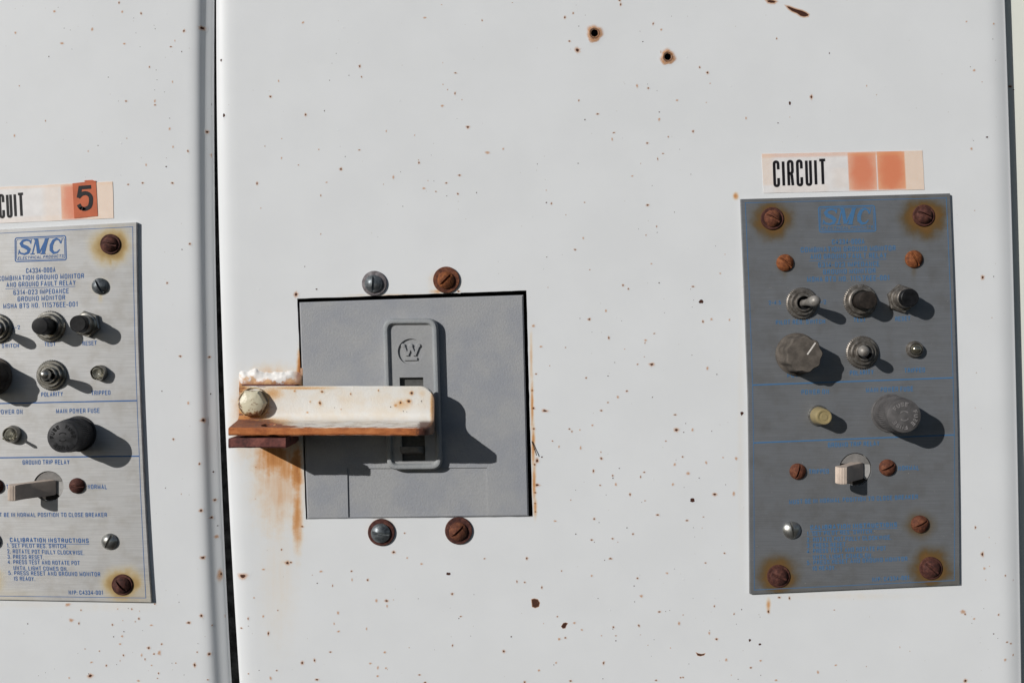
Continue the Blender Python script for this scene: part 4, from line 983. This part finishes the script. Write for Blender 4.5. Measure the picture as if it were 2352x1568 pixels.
    mb.lathe((X_, Y_, HP+29), [(q*.9,0),(q*1.08,1),(q*1.06,20),(q*1.03,30),(q*1.02,33),(q*1.0,Hq-33),(q*.985,Hq-30),(q*.95,Hq-29),(0,Hq-29)], 208, rad=kn)
    mb.build('fuse_cap', 'fuse_grey' if R_ else 'fuse_dark', fh, angle=40)
    mb = MB(); zt = HP+Hq
    offs = (-.35, 1.75, 3.55) if R_ else (.95, 3.3, 5.25)
    for oi, off in enumerate(offs):
        st_, W_ = layout('FUSE', 9.5*k, 1.9, .55, .5)
        rad_ = 21*k
        for pts, i in st_:
            qq = []
            for x, y in pts:
                a = off + (x-W_/2)/(rad_+4)*1.0; rr2 = rad_+y
                qq.append((X_+rr2*math.sin(a), Y_-rr2*math.cos(a)))
            mb.stroke(qq, 2.0*k, zt, .9+.06*i)
    for a0 in (.6, 3.75):
        qq = [(X_+10.5*k*math.cos(a0+t*.3), Y_+10.5*k*math.sin(a0+t*.3)) for t in range(7)]; mb.stroke(qq, [2.2,2,2,2,2,2.6,3.4], zt, .5)
    mb.build('cap_lettering', 'cap_relief' if R_ else 'cut_dark', fh)
    # relay behind the round hole
    mb = MB(); X_, Y_ = rc; q = rr-.6
    mb.lathe((X_, Y_, .7), [(q,0),(q,.6),(0,.6)], 44)
    rs = mb.build('relay_switch', 'dark_inside', P)
    mb = MB(); seg = [(X_+q*.97*math.cos(a), Y_+q*.97*math.sin(a)) for a in [math.radians(200+140*i/14) for i in range(15)]]
    mb.prism(seg, 1.3, 6.5, .6); mb.build('relay_insert', 'relay_body', rs)
    seg2 = [(X_+q*.97*math.cos(a), Y_+q*.97*math.sin(a)) for a in [math.radians(-22+66*i/10) for i in range(11)]]
    mb = MB(); mb.prism([(X_+q*.36, Y_-q*.30), ]+seg2+[(X_+q*.36, Y_+q*.42)], 1.3, 4.5, .5); mb.build('relay_insert', 'relay_light', rs)
    # lever: bar leaning out to the left with a ribbed rounded tip, extruded vertically
    mb = MB(); hw = 18.5*k; lean_ = (-52, 56) if R_ else (-56, 55)
    d_ = Vector(lean_).normalized(); nrm = Vector((d_.y, -d_.x)); root = Vector((8, 0)); tipc = Vector(lean_)+Vector((0, HP))
    prof_ = []; th_ = 8.5
    def pt(along, side): return root + (tipc-root)*along + nrm*side
    prof_ += [pt(0, 13), pt(.25, 12), pt(.5, th_+1), pt(.80, th_+.5)]
    tc_ = pt(.94, 0); a0 = math.atan2(nrm.y, nrm.x); R2 = 13.5
    for i in range(27):
        a = a0+.35+(math.pi+.1)*i/26-.2; rr3 = R2*(1+(.05 if i % 2 else -.03)*(i < 20)); prof_.append(Vector((tc_.x+rr3*math.cos(a), tc_.y+rr3*math.sin(a))))
    prof_ += [pt(.78, -th_-.5), pt(.4, -th_-1), pt(0, -12)]
    yoff = 3; rings = []
    for y, ins2 in ((-hw, 1.5), (-hw+1.5, 0), (-hw*.3, 0), (hw*.3, 0), (hw-1.5, 0), (hw, 1.5)):
        cc = sum((p for p in prof_), Vector((0, 0)))/len(prof_)
        rings.append(mb.ring([(X_+p.x+(cc.x-p.x)*ins2*.03, Y_+y+yoff+(p.y-HP)*.06, p.y+(cc.y-p.y)*ins2*.03) for p in prof_]))
    for a, b in zip(rings, rings[1:]): mb.bridge(a, b)
    mb.cap(rings[0][::-1]); mb.cap(rings[-1])
    mb.build('lever', 'ivory', rs, angle=24)
    return P
panel(False, 'bright brushed metal control panel with crisp blue lettering, under the label numbered 5')
panel(True, 'darker grey brushed metal control panel with faded blue lettering and a yellow lamp')

# ---------------------------------------------------------------- label tapes
def label_material(name, bands, top_strip):
    n = N(name); tcn = n.t.nodes.new('ShaderNodeUVMap'); q = n.t.nodes.new('ShaderNodeSeparateXYZ'); n.t.links.new(tcn.outputs[0], q.inputs[0])
    u, v = q.outputs[0], q.outputs[1]; uv = n.vec(n.mul(u, 370), n.mul(v, 88), 0)
    fine = n.noise(uv, .55, 3, .7); soft = n.noise(uv, .05, 3)
    weave = n.noise(n.vec(n.mul(u, 370), n.mul(v, 88), 5), .9, 1)
    base = n.mix(n.rng(soft, .3, .7), (.76,.74,.73), (.70,.68,.67)); col = base
    for u0, u1, v0, v1, c_, st_, sp_, sf in bands:
        m_ = n.mul(n.mul(n.rng(u, u0-sf, u0+sf), n.rng(u, u1+sf, u1-sf)), n.mul(n.rng(v, v0-.04, v0+.04), n.rng(v, v1+.04, v1-.04)))
        tex = n.rng(fine, .35, .62, 1-sp_, 1)
        col = n.mix(n.mul(n.mul(m_, tex), st_), col, c_)
        if st_ > .8:   # redder middle
            du = n.math('DIVIDE', n.add(u, -(u0+u1)/2), (u1-u0)*.42); dv = n.math('DIVIDE', n.add(v, -.48), .42)
            r = n.add(n.mul(du, du), n.mul(n.mul(dv, dv), .55)); r = n.add(r, n.mul(n.add(soft, -.5), 1.2)); col = n.mix(n.mul(n.mul(n.rng(r, 2.2, .1), m_), .85), col, (.66,.19,.09))
    col = n.mix(n.rng(weave, .55, .8, 0, .10), col, (.80,.62,.48))
    return n.fin(col, .5, 0, n.bump(fine, .06, .0001))
O1 = (.75,.33,.15); O2 = (.78,.54,.36)
def label_tape(right, lab, corners, mat, texts, sticker):
    h = .9; cs = [unp(x, y, h) for x, y in corners]; nu, nv = 24, 4
    mb = MB(); grid = []; uv = []
    for j in range(nv+1):
        row = []
        for i in range(nu+1):
            x, y = bil(cs, i/nu, j/nv); jx = random.uniform(-.4,.4) if i in (0, nu) else 0; jy = random.uniform(-.25,.25) if j in (0, nv) else 0
            row.append(mb.vert((x+jx, y+jy, h+.25*math.sin(i*.9)*(j in (0, nv))))); uv.append((i/nu, j/nv))
        grid.append(row)
    for j in range(nv):
        for i in range(nu): mb.face((grid[j][i], grid[j][i+1], grid[j+1][i+1], grid[j+1][i]))
    edge = grid[0] + [r[-1] for r in grid[1:]] + grid[-1][::-1][1:] + [r[0] for r in grid[1:-1]][::-1]
    low = []
    for e_ in edge: low.append(mb.vert((mb.v[e_][0], mb.v[e_][1], .15))); uv.append(uv[e_])
    mb.bridge(edge, low); mb.uv = uv
    lt = mb.build('label_tape', mat, recalc=False, org=(*bil(cs, .5, .5), 0), smooth=False)
    lt['label'] = lab; lt['category'] = 'label'; lt['group'] = 'circuit label tapes above the control panels'
    tb = MB()
    for tx, p0, p1, cap, sw, ln in texts: text_line(tb, tx, p0, p1, cap, h+.25, sw, lambda x, y: unp(x, y, h), lean=ln, cw=.185, gap=.27)
    tb.build('lettering', 'ink_black', lt, smooth=False)
    if sticker:
        sb = MB(); sq = [unp(*g1(*p), 1.6) for p in ((710,112),(940,86),(958,432),(728,453))]; sb.prism(sq, 1.25, 1.9)
        fold = [unp(*g1(*p), 1.6) for p in ((822,92),(838,82),(905,78),(930,88),(938,96),(880,101))]; sb.prism(fold, 1.3, 2.6)
        sk = sb.build('number_sticker', 'sticker', lt, smooth=False)
        db = MB(); f = lambda x, y: unp(*g1(x, y), 2)
        db.stroke([f(*p) for p in ((893,146),(786,154),(770,254))], 8.6, 1.95, .3)
        pts = round_poly([(766,250),(800,212),(850,205),(890,235),(893,290),(880,345),(830,365),(790,355),(770,318)], 30, 4, closed=False)
        db.stroke([f(*p) for p in pts], 9.4, 1.95, .4)
        db.build('digit', 'ink_black', sk, smooth=False)
    return lt
ML = label_material('label_left', [(.55,.72,.0,.97,O1,.75,.35,.006), (.72,.80,.0,.9,O1,.5,.3,.004), (.80,1.02,-.1,1.1,O2,.9*.85,.55,.003), (.38,.56,-.1,1.1,O2,.25,.7,.05), (-.1,1.1,-.1,.05,O2,.6,.5,.003)], True)
ML = label_material('white_tape_with_number', [(.670,.835,.02,.98,O1,.85,.35,.004), (.835,1.05,-.1,1.1,O2,.75,.5,.004), (.56,.67,-.1,1.1,O2,.35,.6,.03), (-.1,1.1,-.1,.07,O2,.55,.5,.003), (-.1,.68,.85,1.1,O2,.25,.6,.003)], True)
MR = label_material('white_tape_without_number', [(.533,.708,.02,.98,O1,.82,.35,.004), (.714,.887,.0,.98,O1,.98,.25,.004), (.885,1.05,-.1,1.1,O2,.75,.55,.004), (-.1,.87,-.1,.10,O1,.55,.55,.003), (-.1,.065,-.1,.8,O2,.5,.75,.03), (.44,.53,.4,.9,O2,.2,.7,.04), (.065,.40,.8,1.1,O2,.15,.7,.02)], True)
label_tape(True, 'white label tape reading CIRCUIT with two blank faded orange squares', [c4(265,78), c4(1525,52), c4(1541,358), c4(278,386)], MR,
    [('CIRCUIT', c4(358,340), c4(768,325), 61.5, 6.2, .035)], False)
label_tape(False, 'white label tape ending in an orange sticker numbered 5, cut by the photo edge', [g1(-440,170), g1(1103,94), g1(1113,453), g1(-425,520)], ML,
    [('CIRCUIT', g1(-193,470), g1(236,440), 56, 5.7, .05)], True)
# stray wire by the breaker opening
cc_ = crop(1300, 880, 3.137); mb = MB()
pts = [cc_(*p) for p in ((92,697),(101,722),(114,760),(124,785),(129,806))]
for i, (a, b) in enumerate(zip(pts, pts[1:])):
    A_ = Vector((*a, 2+i)); B_ = Vector((*b, 3+i)); mb.lathe(A_, [(0,0),(.95,.01),(.95,(B_-A_).length),(0,(B_-A_).length+.2)], 8, axis=B_-A_)
wr = mb.build('stray_wire', 'hair'); wr['label'] = 'thin rusty wire sticking out beside the right edge of the breaker'; wr['category'] = 'wire'
